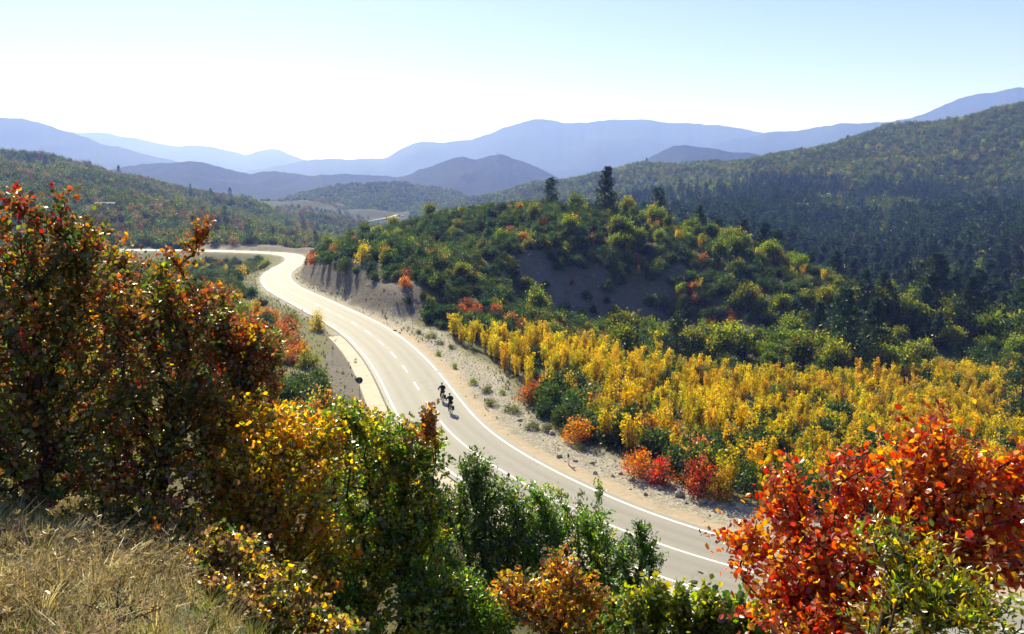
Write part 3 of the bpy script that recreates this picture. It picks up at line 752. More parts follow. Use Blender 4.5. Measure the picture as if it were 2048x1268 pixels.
# a glimpse of the valley road far below
vp = np.array([hit(a, b, 500, 1500) for a, b in ((735, 444), (752, 441), (770, 438), (786, 434), (797, 431), (806, 433))])
vp = catmull(vp, 6.0); vp[:, 2] = gz(vp[:, 0], vp[:, 1]) + 1.0
vt = np.gradient(vp, axis=0); vt[:, 2] = 0; vt = vt / np.linalg.norm(vt, axis=1)[:, None]; vn = np.stack([vt[:, 1], -vt[:, 0], 0 * vt[:, 0]], 1)
nn = len(vp); a = np.arange(nn - 1)
V = np.vstack([vp - vn * 3 - [0, 0, 3], vp - vn * 2.4, vp + vn * 2.4, vp + vn * 3 - [0, 0, 3]])
tag(link("road", build_mesh("road", V, np.vstack([np.stack([a + k_ * nn, a + (k_ + 1) * nn, a + (k_ + 1) * nn + 1, a + k_ * nn + 1], -1) for k_ in range(3)]), M_ROAD)), "short pale stretch of road on the far valley floor", kind="structure")
# ------------------------------------------------------------------ plant building blocks
LEAF_T = {
    'round': (np.array([(0, 0, 0), (-.30, .32, .05), (-.40, .68, .09), (0, 1, -.02), (.40, .68, .09), (.30, .32, .05)], float), np.array([(0, 3, 2, 1), (0, 5, 4, 3)])),
    'lance': (np.array([(0, 0, 0), (-.17, .35, .04), (-.15, .68, .05), (0, 1, -.04), (.15, .68, .05), (.17, .35, .04)], float), np.array([(0, 3, 2, 1), (0, 5, 4, 3)])),
    'oval': (np.array([(0, 0, 0), (-.25, .5, .05), (0, 1, 0), (.25, .5, .05)], float), np.array([(0, 3, 2, 1)])),
    'clump': (np.array([(-.2, 0, 0), (-.42, .55, .08), (.05, 1, -.05), (.40, .45, .10)], float), np.array([(0, 3, 2, 1)])),
    'needle': (np.array([(-.10, 0, 0), (-.16, .6, .03), (.0, 1, 0), (.16, .5, .03)], float), np.array([(0, 3, 2, 1)])),
}
def unit(v): return v / (np.linalg.norm(v, axis=-1, keepdims=True) + 1e-9)
def leaf_frames(axis, normal):
    y = unit(axis); n = normal - (normal * y).sum(-1, keepdims=True) * y; n = unit(n)
    return np.cross(y, n), y, n
def leaf_arrays(P, axis, normal, size, col, kind, g=rng):
    T, Fc = LEAF_T[kind]
    x, y, n = leaf_frames(axis, normal)
    wob = 1 + 0.25 * g.standard_normal((len(P), 1))
    curl = g.uniform(-1.2, 1.6, (len(P), 1))
    V = P[:, None] + size[:, None, None] * ((T[None, :, 0:1] * wob[:, :, None]) * x[:, None] + T[None, :, 1:2] * y[:, None] + (T[None, :, 2:3] * curl[:, :, None]) * n[:, None])
    k = len(T); N = len(P)
    Q = (Fc[None] + (np.arange(N) * k)[:, None, None]).reshape(-1, 4)
    return V.reshape(-1, 3), Q, np.repeat(col, k, axis=0)
def tube_arrays(A, B, ra, rb, n=4):
    d = unit(B - A); ref = np.where(np.abs(d[:, 2:3]) < 0.9, np.array([[0, 0, 1.0]]), np.array([[1.0, 0, 0]]))
    a = unit(np.cross(d, ref)); b = np.cross(d, a)
    th = np.arange(n) * 2 * math.pi / n
    ring = a[:, None] * np.cos(th)[None, :, None] + b[:, None] * np.sin(th)[None, :, None]
    V = np.concatenate([A[:, None] + ring * ra[:, None, None], B[:, None] + ring * rb[:, None, None]], 1).reshape(-1, 3)
    j = np.arange(n); k = (j + 1) % n
    Q = (np.stack([j, k, k + n, j + n], -1)[None] + (np.arange(len(A)) * 2 * n)[:, None, None]).reshape(-1, 4)
    return V, Q
def grow(bases, tips, g, step=0.15, balance=0.45, wig=0.12):
    """balanced spanning tree from the bases to every tip"""
    nodes = [np.array(b, float) for b in bases]; par = [-1] * len(bases); plen = [0.0] * len(bases); tipn = []
    b0 = np.mean(bases, 0)
    for tp in tips[np.argsort(np.linalg.norm(tips - b0, axis=1))]:
        N = np.array(nodes); d = np.linalg.norm(N - tp, axis=1)
        up = np.maximum(0, N[:, 2] - tp[2]) * 0.8
        j = int((d + balance * np.array(plen) + up).argmin()); st = N[j]; L = d[j]
        k = max(1, int(L / step)); 
        pd = unit(st - np.array(nodes[par[j]])) if par[j] >= 0 else np.array([0, 0, 1.0])
        c1 = st + pd * L * 0.35 + np.array([0, 0, L * 0.10]); prev = j
        for i in range(1, k + 1):
            u = i / k; q_ = (1 - u) ** 2 * st + 2 * u * (1 - u) * c1 + u * u * tp
            if i < k: q_ = q_ + g.standard_normal(3) * wig * step
            nodes.append(q_); par.append(prev); plen.append(plen[prev] + L / k); prev = len(nodes) - 1
        tipn.append(prev)
    nodes = np.array(nodes); par = np.array(par); cnt = np.zeros(len(nodes))
    cnt[tipn] += 1
    for i in range(len(nodes) - 1, -1, -1):
        if par[i] >= 0: cnt[par[i]] += cnt[i]
    return nodes, par, np.maximum(cnt, 1), np.array(tipn)
def stems(nodes, par, cnt, r0, n=4, power=0.5):
    c = np.where(par >= 0)[0]; r = r0 * cnt ** power
    rp = np.minimum(r[par[c]], r[c] * 1.5)
    return tube_arrays(nodes[par[c]], nodes[c], rp, r[c], n)
def jitter_col(base, g, v=0.25, h=0.12):
    k = base * (1 + v * g.standard_normal((len(base), 1)).clip(-1.8, 1.8)) * (1 + h * g.standard_normal((len(base), 3)))
    return np.clip(k, 0.004, 0.9)
PAL = {  # base colours of leaves
    'green': [(.050, .095, .018), (.070, .115, .022), (.040, .075, .018), (.095, .125, .025)],
    'fresh': [(.085, .16, .025), (.10, .19, .03), (.07, .13, .02)],
    'dark': [(.030, .058, .018), (.040, .070, .020), (.025, .048, .016)],
    'olive': [(.13, .14, .025), (.10, .12, .025), (.18, .17, .030), (.08, .10, .02)],
    'yellowgreen': [(.20, .22, .025), (.15, .19, .025), (.26, .25, .03), (.10, .15, .02)],
    'yellow': [(.50, .335, .025), (.42, .29, .02), (.54, .36, .03), (.38, .23, .03)],
    'amber': [(.45, .23, .025), (.50, .30, .03), (.40, .18, .03)],
    'orange': [(.42, .14, .022), (.45, .19, .025), (.35, .10, .02)],
    'rust': [(.24, .085, .04), (.19, .075, .038), (.28, .125, .06)],
    'red': [(.40, .045, .022), (.33, .035, .022), (.45, .08, .025), (.27, .03, .02)],
    'brown': [(.16, .10, .05), (.12, .075, .04), (.22, .14, .07)],
    'grey': [(.12, .13, .07), (.16, .16, .09), (.09, .10, .05)],
    'needle': [(.042, .078, .034), (.056, .096, .038), (.035, .064, .030)],
}
def pick(pal, n, g):
    """pal: dict name->weight"""
    ks = list(pal); w = np.array([pal[k] for k in ks], float); w /= w.sum()
    ch = g.choice(len(ks), n, p=w)
    return np.array([PAL[ks[c]][g.integers(len(PAL[ks[c]]))] for c in ch])

def raw_bush(seed, H, R, ntips, nleaf, lsize, pal, low=0.15, lobes=6, nb=3, kind='clump', trunk=0.0, r0=0.008, droop=0.0):
    g = np.random.default_rng(seed)
    cen = []
    for i in range(lobes):
        a = g.uniform(0, 2 * math.pi); rr = R * 0.62 * math.sqrt(g.uniform(0.05, 1)); h = trunk + (H - trunk) * (g.uniform(0.32, 0.72) if trunk else g.uniform(0.15, 0.66))
        cen.append((math.cos(a) * rr, math.sin(a) * rr, h, R * g.uniform(0.38, 0.62), (H - trunk) * g.uniform(0.20, 0.34)))
    cen.append((0, 0, trunk + (H - trunk) * 0.62, R * 0.5, (H - trunk) * 0.38))
    cen = np.array(cen); c = g.integers(len(cen), size=ntips); u = unit(g.standard_normal((ntips, 3))); rad = g.uniform(0, 1, ntips) ** 0.42
    P = cen[c, :3] + u * rad[:, None] * np.stack([cen[c, 3], cen[c, 3], cen[c, 4]], -1)
    if not trunk:
        nl = ntips // 4; an = g.uniform(0, 6.283, nl); rl = R * g.uniform(0.35, 0.9, nl)
        P[:nl] = np.stack([np.cos(an) * rl, np.sin(an) * rl, H * g.uniform(0.04, 0.38, nl)], -1); low = 0.03
    P[:, 2] = np.maximum(P[:, 2], H * low * g.uniform(0.6, 1.6, ntips))
    bases = [(g.uniform(-.1, .1) * R, g.uniform(-.1, .1) * R, -0.25) for _ in range(nb)]
    nodes, par, cnt, tipn = grow(bases, P, g, step=max(0.25, H / 9), balance=0.4)
    tV, tQ = stems(nodes, par, cnt, r0 * H / 2.5)
    tp = nodes[tipn]; cl = unit(tp - np.array([0, 0, H * 0.35]))
    Pl = np.repeat(tp, nleaf, 0) + g.standard_normal((ntips * nleaf, 3)) * lsize * 1.25
    ax = np.repeat(cl, nleaf, 0) * 0.6 + g.standard_normal((len(Pl), 3)) * 0.6 + np.array([0, 0, 0.25 - droop])
    nm = g.standard_normal((len(Pl), 3)) + np.array([0, 0, 0.7])
    base = np.repeat(pick(pal, ntips, g), nleaf, 0)
    sz = lsize * g.uniform(0.6, 1.25, len(Pl))
    cV, cQ, cC = leaf_arrays(Pl, ax, nm, sz, jitter_col(base, g), kind, g)
    return (tV, tQ), (cV, cQ, cC)
def raw_sapling(seed, H, nsh, nleaf, lsize, pal, spread=0.5):
    g = np.random.default_rng(seed); A = []; B = []; RA = []; RB = []; LP = []; LA = []; LC = []; LS = []
    for i in range(nsh):
        a = g.uniform(0, 6.283); r = spread * math.sqrt(g.uniform(0, 1)); h = H * g.uniform(0.55, 1.0)
        p0 = np.array([math.cos(a) * r * 0.4, math.sin(a) * r * 0.4, -0.2]); lean = np.array([math.cos(a) * r * 1.0, math.sin(a) * r * 1.0, 0]) + g.standard_normal(3) * [.12, .12, 0]
        tt = np.linspace(0, 1, 6)[:, None]; pts = p0 + np.array([0, 0, h]) * tt + lean * tt ** 1.5
        A.append(pts[:-1]); B.append(pts[1:]); rr = np.linspace(0.028, 0.006, 6); RA.append(rr[:-1]); RB.append(rr[1:])
        u = g.uniform(0.18, 1.0, nleaf) ** 0.8
        q_ = p0 + np.array([0, 0, h]) * u[:, None] + lean * u[:, None] ** 1.5
        wd = 0.30 * np.sin(np.pi * np.clip((u - 0.12) / 0.95, 0.05, 1)) ** 0.8 + 0.03
        an = g.uniform(0, 6.283, nleaf); out = np.stack([np.cos(an), np.sin(an), 0 * an], -1)
        LP.append(q_ + out * (wd * g.uniform(0.1, 1, nleaf))[:, None]); LA.append(out * 0.6 + np.array([0, 0, 0.9]) + g.standard_normal((nleaf, 3)) * 0.35)
        LC.append(np.tile(pick(pal, 1, g), (nleaf, 1)) * 0.6 + pick(pal, nleaf, g) * 0.4); LS.append(lsize * g.uniform(0.6, 1.2, nleaf))
    tV, tQ = tube_arrays(np.concatenate(A), np.concatenate(B), np.concatenate(RA), np.concatenate(RB), 4)
    LP = np.concatenate(LP)
    return (tV, tQ), leaf_arrays(LP, np.concatenate(LA), g.standard_normal((len(LP), 3)), np.concatenate(LS), jitter_col(np.concatenate(LC), g, 0.2, 0.08), 'clump', g)
def raw_pine(seed, H, R, nwh=16, nbr=5, ntuft=9, nq=4, low=0.14, power=0.85, lsize=0.42, flat=0.0, pal=None):
    g = np.random.default_rng(seed); A = []; B = []; RA = []; RB = []; LP = []; LA = []; 
    zs = np.linspace(0, 1, 9); bend = np.cumsum(g.standard_normal((9, 2)) * 0.012 * H, 0) * 0.5
    tr = np.stack([bend[:, 0], bend[:, 1], zs * H - 0.3], -1); A.append(tr[:-1]); B.append(tr[1:]); rr = 0.018 * H * (1 - zs * 0.9); RA.append(rr[:-1]); RB.append(rr[1:])
    for w in range(nwh):
        f = low + (0.985 - low) * (w + g.uniform(-.3, .3)) / nwh
        f = min(max(f, low), 0.985)
        L0 = R * ((1 - f) / (1 - low)) ** power * (1 - 0.35 * flat * (1 - f)) + 0.12
        c0 = np.array([np.interp(f, zs, tr[:, 0]), np.interp(f, zs, tr[:, 1]), f * H - 0.3])
        for b in range(nbr):
            a = g.uniform(0, 6.283); L = L0 * g.uniform(0.55, 1.15); up = g.uniform(-0.05, 0.4) + 0.35 * f
            d = unit(np.array([math.cos(a), math.sin(a), up])); e = c0 + d * L
            A.append(np.array([c0])); B.append(np.array([e])); RA.append(np.array([0.012 * L + 0.01])); RB.append(np.array([0.006]))
            u = g.uniform(0.22, 1.05, ntuft) ** 0.75
            q_ = c0 + d * L * u[:, None] + g.standard_normal((ntuft, 3)) * [0.16 * L0, 0.16 * L0, 0.07 * L0]
            q_ = np.repeat(q_, nq, 0); LP.append(q_)
            LA.append(d * 0.7 + np.array([0, 0, 0.5]) + g.standard_normal((ntuft * nq, 3)) * 0.75)
    LP = np.concatenate(LP); LA = np.concatenate(LA); n = len(LP)
    tV, tQ = tube_arrays(np.concatenate(A), np.concatenate(B), np.concatenate(RA), np.concatenate(RB), 5)
    return (tV, tQ), leaf_arrays(LP, LA, g.standard_normal((n, 3)), lsize * g.uniform(0.6, 1.2, n), jitter_col(pick(pal or {'needle': 1}, n, g), g), 'needle', g)

PROTO = {}
def proto(kind, raws, lm, bm, name):
    out = []
    for (tV, tQ), (cV, cQ, cC) in raws:
        tr = build_mesh(name + "_trunk", tV, tQ, bm, smooth=True)
        cr = build_mesh(name + "_crown", cV, cQ, lm, col=cC)
        both = build_mesh(name, np.vstack([tV, cV]), [tQ, cQ + len(tV)], [bm, lm], mat_idx=np.r_[np.zeros(len(tQ), int), np.ones(len(cQ), int)], col=np.vstack([np.tile([.08, .06, .05], (len(tV), 1)), cC]))
        out.append((tr, cr, both))
    PROTO[kind] = out
proto('green', [raw_bush(100 + i, 2.4, 1.45, 110, 12, 0.25, {'green': 3, 'dark': 2, 'olive': 1}) for i in range(5)], M_LEAF_MID, M_BARK_D, "green_shrub")
proto('dark', [raw_bush(120 + i, 2.2, 1.4, 110, 12, 0.24, {'dark': 4, 'green': 1.5}) for i in range(3)], M_LEAF_MID, M_BARK_D, "dark_shrub")
proto('olive', [raw_bush(130 + i, 2.2, 1.3, 105, 12, 0.22, {'olive': 3, 'yellowgreen': 2, 'green': 1}) for i in range(3)], M_LEAF_SOFT, M_BARK, "olive_shrub")
proto('rust', [raw_bush(140 + i, 1.9, 1.1, 95, 12, 0.19, {'rust': 3, 'orange': 2, 'brown': 1, 'olive': .6}) for i in range(3)], M_LEAF, M_BARK, "rust_shrub")
proto('orange', [raw_bush(150 + i, 2.0, 1.1, 120, 14, 0.13, {'orange': 3, 'amber': 2.2, 'rust': .6, 'yellow': .6}) for i in range(3)], M_LEAF, M_BARK, "orange_shrub")
proto('red', [raw_bush(155 + i, 1.9, 1.0, 120, 14, 0.12, {'red': 2, 'orange': 2, 'rust': 1.6, 'olive': .4}) for i in range(2)], M_LEAF, M_BARK, "red_shrub")
proto('sapling', [raw_sapling(160 + i, 3.6, 10, 125, 0.14, {'yellow': 4, 'amber': .8, 'yellowgreen': 1.6, 'olive': .4}, 0.5) for i in range(5)], M_LEAF, M_BARK, "yellow_sapling")
proto('golden', [raw_bush(170 + i, 3.2, 1.1, 130, 14, 0.15, {'yellow': 4, 'yellowgreen': 1.3, 'amber': .8}) for i in range(2)], M_LEAF, M_BARK, "golden_shrub")
proto('tree', [raw_bush(180 + i, 5.2, 2.2, 180, 13, 0.33, {'yellowgreen': 3, 'olive': 2, 'green': 1.3}, 0.2, 8, 1, trunk=0.9, r0=0.009) for i in range(4)], M_LEAF_SOFT, M_BARK, "broadleaf_tree")
proto('pine', [raw_pine(190 + i, 11, 3.1, 20, 6, 8, 4, 0.10, 0.75, 0.6) for i in range(4)], M_NEEDLE, M_BARK_D, "pine_tree")
proto('roundpine', [raw_pine(196 + i, 9, 3.0, 13, 6, 10, 4, 0.22, 0.45, 0.5, 0.5) for i in range(2)], M_NEEDLE, M_BARK_D, "round_pine")
proto('low', [raw_bush(200 + i, 0.75, 0.8, 70, 12, 0.10, {'grey': 3, 'olive': 1.2, 'green': .8}, 0.08, 6, 3) for i in range(3)], M_LEAF, M_BARK, "low_shrub")
proto('tuft', [raw_bush(205 + i, 0.6, 0.42, 50, 10, 0.09, {'yellowgreen': 3, 'olive': 1}, 0.08, 4, 3) for i in range(2)], M_LEAF, M_BARK, "verge_plant")
proto('fartree', [raw_bush(210 + i, 6.0, 2.9, 60, 7, 0.62, {'olive': 1.4, 'green': 3, 'yellowgreen': .35, 'dark': 1.6}, 0.1, 7, 1, r0=0.009) for i in range(4)] +
      [raw_bush(216 + i, 5.5, 2.8, 60, 7, 0.60, {'olive': 1.6, 'brown': .25, 'yellowgreen': 1, 'green': 1.6}, 0.1, 7, 1, r0=0.009) for i in range(2)], M_LEAF_FAR, M_BARK_D, "far_broadleaf")
proto('farlight', [raw_bush(213 + i, 6.0, 2.8, 60, 7, 0.60, {'yellowgreen': 3, 'olive': 1.5, 'yellow': .3}, 0.1, 7, 1, r0=0.009) for i in range(2)], M_LEAF_FAR, M_BARK_D, 'far_light')
proto('farpine', [raw_pine(220 + i, 12, 3.1, 14, 5, 4, 2, 0.08, 0.8, 1.05) for i in range(4)], M_NEEDLE, M_BARK_D, "far_pine")
proto('farrust', [raw_bush(226 + i, 4.5, 2.2, 55, 7, 0.5, {'rust': 1.2, 'brown': 2, 'olive': 1.5}, 0.1, 6, 1) for i in range(2)], M_LEAF_FAR, M_BARK_D, "far_rust")

# ------------------------------------------------------------------ placing
ELEV = np.maximum.accumulate(np.where(D_ > 8, (GZ - CAM_H) / D_, -9), axis=1)
PLACE = {}
def visible(x, y, z, h):
    D = np.hypot(x, y); th = np.arctan2(x, y)
    i = np.clip(np.searchsorted(TH, th), 0, nT - 1); j = np.clip(np.searchsorted(LD, np.log(D)) - 2, 0, nD - 1)
    px, py = project(np.stack([x, y, z + h * 0.6], -1))
    return ((z + h - CAM_H) / D > ELEV[i, j]) & (px > -60) & (px < 2110) & (y > 1)
def put(kind, x, y, s, zone, h):
    x = np.atleast_1d(np.asarray(x, float)); y = np.atleast_1d(np.asarray(y, float))
    z = gz(x, y); s = np.broadcast_to(np.asarray(s, float), x.shape)
    vis = visible(x, y, z, h * s)
    PLACE.setdefault(kind, []).append((x, y, z, s.copy(), vis, np.array([zone] * len(x))))
HGT = dict(green=2.4, dark=2.2, olive=2.2, rust=1.9, orange=2.0, red=1.9, sapling=3.6, golden=3.2, tree=5.2, pine=11, roundpine=9, low=.75, tuft=.6, fartree=6, farlight=6, farpine=12, farrust=4.5)
def grid_pts(x0, x1, y0, y1, sp, g):
    X, Y = np.meshgrid(np.arange(x0, x1, sp), np.arange(y0, y1, sp))
    X = X.ravel() + g.uniform(-.48, .48, X.size) * sp; Y = Y.ravel() + g.uniform(-.48, .48, Y.size) * sp
    return X, Y
def scatter(x, y, mix, zone, smin, smax, g, noise_scale=12, seed=50):
    """mix: list of (kind, weight); kinds grow in patches"""
    ks = [m[0] for m in mix]; w = np.array([m[1] for m in mix], float)
    nzs = np.stack([fbm(x / noise_scale + 31 * i, y / noise_scale - 17 * i, 2, seed + i) * 1.3 + np.log(w[i] + 1e-6) - np.log(-np.log(g.uniform(1e-6, 1, len(x)))) * 0.7 for i in range(len(ks))])
    c = nzs.argmax(0)
    for i, k_ in enumerate(ks):
        m = c == i
        if m.any(): put(k_, x[m], y[m], g.uniform(smin, smax, m.sum()) ** 1.0, zone, HGT[k_])
gp = np.random.default_rng(99)
def masks(x, y):
    s, i = road_coords(x, y)
    return s, gsample(bank, x, y), gsample(gravel, x, y)
YELLOW = [(905, 672), (1000, 676), (1100, 690), (1200, 715), (1300, 745), (1450, 765), (1600, 768), (1750, 770), (1900, 760), (2200, 745), (2200, 1030), (1900, 1000), (1700, 975), (1500, 940), (1350, 895), (1200, 840), (1100, 795), (1000, 760), (940, 720)]
FRONT = [(940, 720), (1000, 760), (1100, 790), (1200, 830), (1350, 880), (1500, 915), (1700, 940), (1900, 960), (2200, 990), (2200, 1200), (1600, 1080), (1480, 1040), (1350, 980), (1240, 930), (1130, 880), (1060, 820), (1000, 775)]
# basin and knoll together, then split by where the ground lies
x, y = grid_pts(-75, 190, 40, 250, 1.75, gp)
s, bk, gr = masks(x, y); z = gz(x, y); D = np.hypot(x, y); px, py = project(np.stack([x, y, z], -1))
ok = (s > 6.2) & (gr < 0.25) & (D < 245)
iny = in_poly(px, py, YELLOW) & (D < 132) & ok
inf = in_poly(px, py, FRONT) & (D < 110) & ok
kn_ = ok & ~iny & ~inf & (D > 96) & (s > 7.5) & ((bk < 0.35) | (gp.uniform(0, 1, len(x)) < 0.28)) & (s < 900)
kn_ &= (py < 800) & (gp.uniform(0, 1, len(x)) < 0.80)
m = iny & (gp.uniform(0, 1, len(x)) < 0.95)
scatter(x[m], y[m], [('sapling', 5.2), ('golden', .6), ('green', 1.0), ('dark', .35), ('orange', .3), ('olive', .6), ('rust', .18)], 'basin', 0.5, 1.15, gp, 9, 60)
m = inf & (gp.uniform(0, 1, len(x)) < 0.8)
scatter(x[m], y[m], [('green', 3.0), ('dark', 1.6), ('olive', .9), ('orange', .35), ('rust', .35), ('sapling', 1.5), ('golden', .12)], 'front', 0.62, 1.1, gp, 7, 70)
left_k = kn_ & (px < 1180); right_k = kn_ & (px >= 1180)
scatter(x[left_k], y[left_k], [('green', 3.4), ('dark', 2.2), ('olive', 1.1), ('rust', .5), ('orange', .05), ('tree', .12)], 'knoll', 0.42, 1.1, gp, 6, 80)
m = right_k & (gp.uniform(0, 1, len(x)) < 0.72)
scatter(x[m], y[m], [('green', 2.6), ('dark', 1.9), ('olive', 1.3), ('tree', 0.8), ('rust', .35), ('sapling', .6), ('pine', .06)], 'flank', 0.5, 1.1, gp, 8, 90)
# ground beyond the basin on the right and the hidden valley
x, y = grid_pts(60, 330, 100, 330, 4.2, gp); D = np.hypot(x, y); px, py = project(np.stack([x, y, gz(x, y)], -1)); s, bk, gr = masks(x, y)
m = (px > 1400) & (D > 150) & (D < 330) & (bk < 0.5) & ~((D < 245) & (px < 1850) & (y < 245) & (py < 640) & (D < 200)) & (px < 2250)
scatter(x[m], y[m], [('pine', 2.0), ('tree', 2.8), ('olive', .3), ('fartree', .4)], 'valley', 0.75, 1.4, gp, 30, 100)
# right-hand mountain, left-hand hill, middle hill
def far_zone(pxa, pxb, Da, Db, sp, mixf, zone, seed, smin, smax, keep=None):
    tha = math.atan((pxa - 1024) / FPX); thb = math.atan((pxb - 1024) / FPX)
    xs = [Db * math.sin(tha), Db * math.sin(thb), Da * math.sin(tha), Da * math.sin(thb)]
    x, y = grid_pts(min(xs), max(xs), Da * 0.7, Db, sp, gp); D = np.hypot(x, y); th = np.arctan2(x, y)
    m = (D > Da) & (D < Db) & (th > tha) & (th < thb)
    x, y = x[m], y[m]
    z = gz(x, y); v = visible(x, y, z, np.full(len(x), 12.0)); x, y = x[v], y[v]
    if keep is not None:
        kk = keep(x, y); x, y = x[kk], y[kk]
    scatter(x, y, mixf, zone, smin, smax, gp, 45, seed)
far_zone(1180, 2200, 330, 520, 4.2, [('farpine', 2.6), ('fartree', 2.0), ('farlight', 1.1)], 'mountain', 110, 0.7, 1.35)
far_zone(900, 2200, 520, 720, 4.6, [('farpine', 1.7), ('fartree', 3.2), ('farlight', .8), ('farrust', .3)], 'mountain', 115, 0.6, 1.15)
far_zone(820, 2200, 720, 1230, 5.0, [('farpine', .04), ('fartree', 4.6), ('farlight', .7), ('farrust', .15)], 'mountain', 120, 0.5, 0.95)
def not_shed(x, y): return (np.hypot(x - SHED1[0], y - SHED1[1] + 6) > 10) & (np.hypot(x - SHED2[0], y - SHED2[1] + 6) > 9) & (np.abs(road_coords(x, y)[0]) > 11)
far_zone(-120, 800, 345, 420, 3.8, [('fartree', 3.2), ('farrust', .8), ('farpine', .15)], 'left hill', 130, 0.45, 0.95, not_shed)
far_zone(-120, 900, 420, 900, 4.5, [('fartree', 3.4), ('farrust', 1.5), ('farpine', .06)], 'left hill', 135, 0.5, 1.05, not_shed)
far_zone(480, 1150, 860, 1240, 7.5, [('fartree', 3), ('farrust', 1.2)], 'valley floor', 138, 0.5, 0.9, lambda x, y: (fbm(x / 60, y / 60, 2, 8) > -0.25) & (np.hypot(x + 165, y - 1060) > 70))
# left of the road
x, y = grid_pts(-190, 5, 30, 310, 2.1, gp); s, bk, gr = masks(x, y); z = gz(x, y); D = np.hypot(x, y); px, py = project(np.stack([x, y, z], -1))
base = (s < -6.8) & (bk < 0.4) & (px > -80)
m = base & (D > 150) & (D < 318) & (gp.uniform(0, 1, len(x)) < 0.62) & (s < -8.5)
m &= ~((px > 340) & (project(np.stack([x, y, z + 2.5], -1))[1] < 510))
scatter(x[m], y[m], [('green', 2.5), ('olive', 2.3), ('dark', .8), ('rust', .6), ('golden', .25)], 'meadow', 0.6, 1.25, gp, 10, 140)
m = base & (D <= 150) & (D > 80) & (s < -9) & (gp.uniform(0, 1, len(x)) < np.where(s < -15, 0.62, 0.38))
scatter(x[m], y[m], [('green', 1.6), ('olive', 1.6), ('rust', 1.5), ('orange', .8), ('golden', .5), ('low', .8)], 'meadow', 0.6, 1.15, gp, 8, 150)
m = base & (D <= 80) & (D > 22) & (s < -8) & (gp.uniform(0, 1, len(x)) < 0.42) & (px < 790)
scatter(x[m], y[m], [('green', 2.4), ('olive', 1.2), ('orange', 1.3), ('rust', .5), ('dark', .6)], 'meadow', 0.55, 1.0, gp, 6, 160)
# behind the bend
x, y = grid_pts(-190, -20, 255, 385, 2.6, gp); s, bk, gr = masks(x, y); D = np.hypot(x, y)
m = (s > 9) & (bk < 0.35) & (D > 240) & (D < 395) & (gp.uniform(0, 1, len(x)) < 0.6) & (y > 150)
scatter(x[m], y[m], [('green', 2.5), ('dark', 1.8), ('rust', .7), ('olive', .8)], 'bend', 0.7, 1.3, gp, 12, 170)

# single plants that stand out; given by the pixel of the foot and the height in metres
SINGLE = []
def single(kind, px, py, h, label, D=None):
    if D is None: p = hit(px, py, 20)
    else:
        d = ray(px, py); hh = np.hypot(d[0], d[1]); p = np.array([d[0] / hh * D, d[1] / hh * D, 0])
    SINGLE.append((kind, p[0], p[1], h / HGT[kind], label))
single('roundpine', 1103, 425, 8.0, "broad round-topped pine on the knoll crest, set apart from the other pines", 198)
single('pine', 1210, 470, 12.5, "dark pointed pine on the knoll crest beside a golden thicket", 186)
single('roundpine', 1313, 440, 9.5, "dome-topped pine with bare lower trunk on the knoll crest", 194)
single('pine', 1265, 430, 7, "small pine between the two tall crest pines", 202)
single('pine', 1395, 470, 8.5, "pine at the end of the knoll crest near the overhead wires", 190)
single('roundpine', 1352, 742, 7.0, "bushy dark green pine standing at the edge of the golden saplings", 104)
single('pine', 1682, 735, 12.5, "tallest dark pine of the pair behind the yellow basin", 118)
single('pine', 1742, 740, 11.5, "second dark pine of the pair behind the yellow basin", 121)
single('pine', 1632, 700, 8.5, "slender pine beside the pair behind the yellow basin", 130)
single('pine', 1873, 672, 6.5, "small dark cone-shaped pine above the golden trees", 150)
single('pine', 1952, 668, 5.0, "smallest dark cone-shaped pine at the forest edge", 155)
single('roundpine', 2046, 790, 8, "dark pine rising from the golden saplings at the basin rim", 90)
single('golden', 725, 528, 4.2, "bright yellow shrub glowing on the knoll above the earth bank")
single('golden', 633, 660, 3.1, "upright yellow and green shrub on the grassy verge beside the road", 106)
single('olive', 584, 634, 1.8, "round bright green shrub on the grassy verge", 112)
single('dark', 523, 600, 1.6, "low dark spreading shrub on the pale meadow by the bend", 133)
single('dark', 505, 580, 2.0, "dark round shrub on the pale meadow by the bend", 148)
single('rust', 560, 655, 2.3, "rust-brown shrub on the meadow below the green round shrub", 100)
single('orange', 520, 690, 2.6, "orange shrub among green bushes below the meadow", 86)
single('red', 1064, 808, 2.6, "red-orange shrub at the edge of the gravel verge")
single('orange', 1150, 888, 2.3, "amber shrub by the gravel verge beside low grey bushes")
single('orange', 1322, 890, 3.0, "large orange shrub amid dark green bushes in the thicket")
single('red', 1405, 990, 2.6, "bright red shrub on the thicket edge beside a yellow-orange one")
single('red', 1325, 968, 2.2, "slim red shrub on the thicket edge between green bushes")
single('golden', 1437, 1000, 2.6, "yellow-orange shrub on the thicket edge beside the red one")
single('orange', 1276, 952, 2.0, "small orange shrub close to the boulders of the verge")
single('rust', 1192, 842, 2.4, "rust-red shrub behind the amber shrub in the thicket")
single('rust', 622, 508, 2.6, "reddish shrub at the outside of the far bend", 282)
single('rust', 630, 528, 2.6, "rust-coloured shrub where the earth bank meets the far bend")
LOWS = [(837, 668), (876, 712), (908, 738), (905, 698), (945, 770), (972, 785), (1003, 790), (1025, 825), (1062, 858), (1095, 862), (1160, 900), (1130, 868), (985, 812), (880, 690), (862, 676)]
for i, (a, b) in enumerate(LOWS): SINGLE.append(('tuft' if i in (1, 2, 4, 6) else 'low', *hit(a, b, 20)[:2], 0.75 + 0.4 * ((i * 37) % 10) / 10, "yellow-green verge plant on the gravel beside the road" if i in (1, 2, 4, 6) else "low grey-green shrub on the stony verge"))

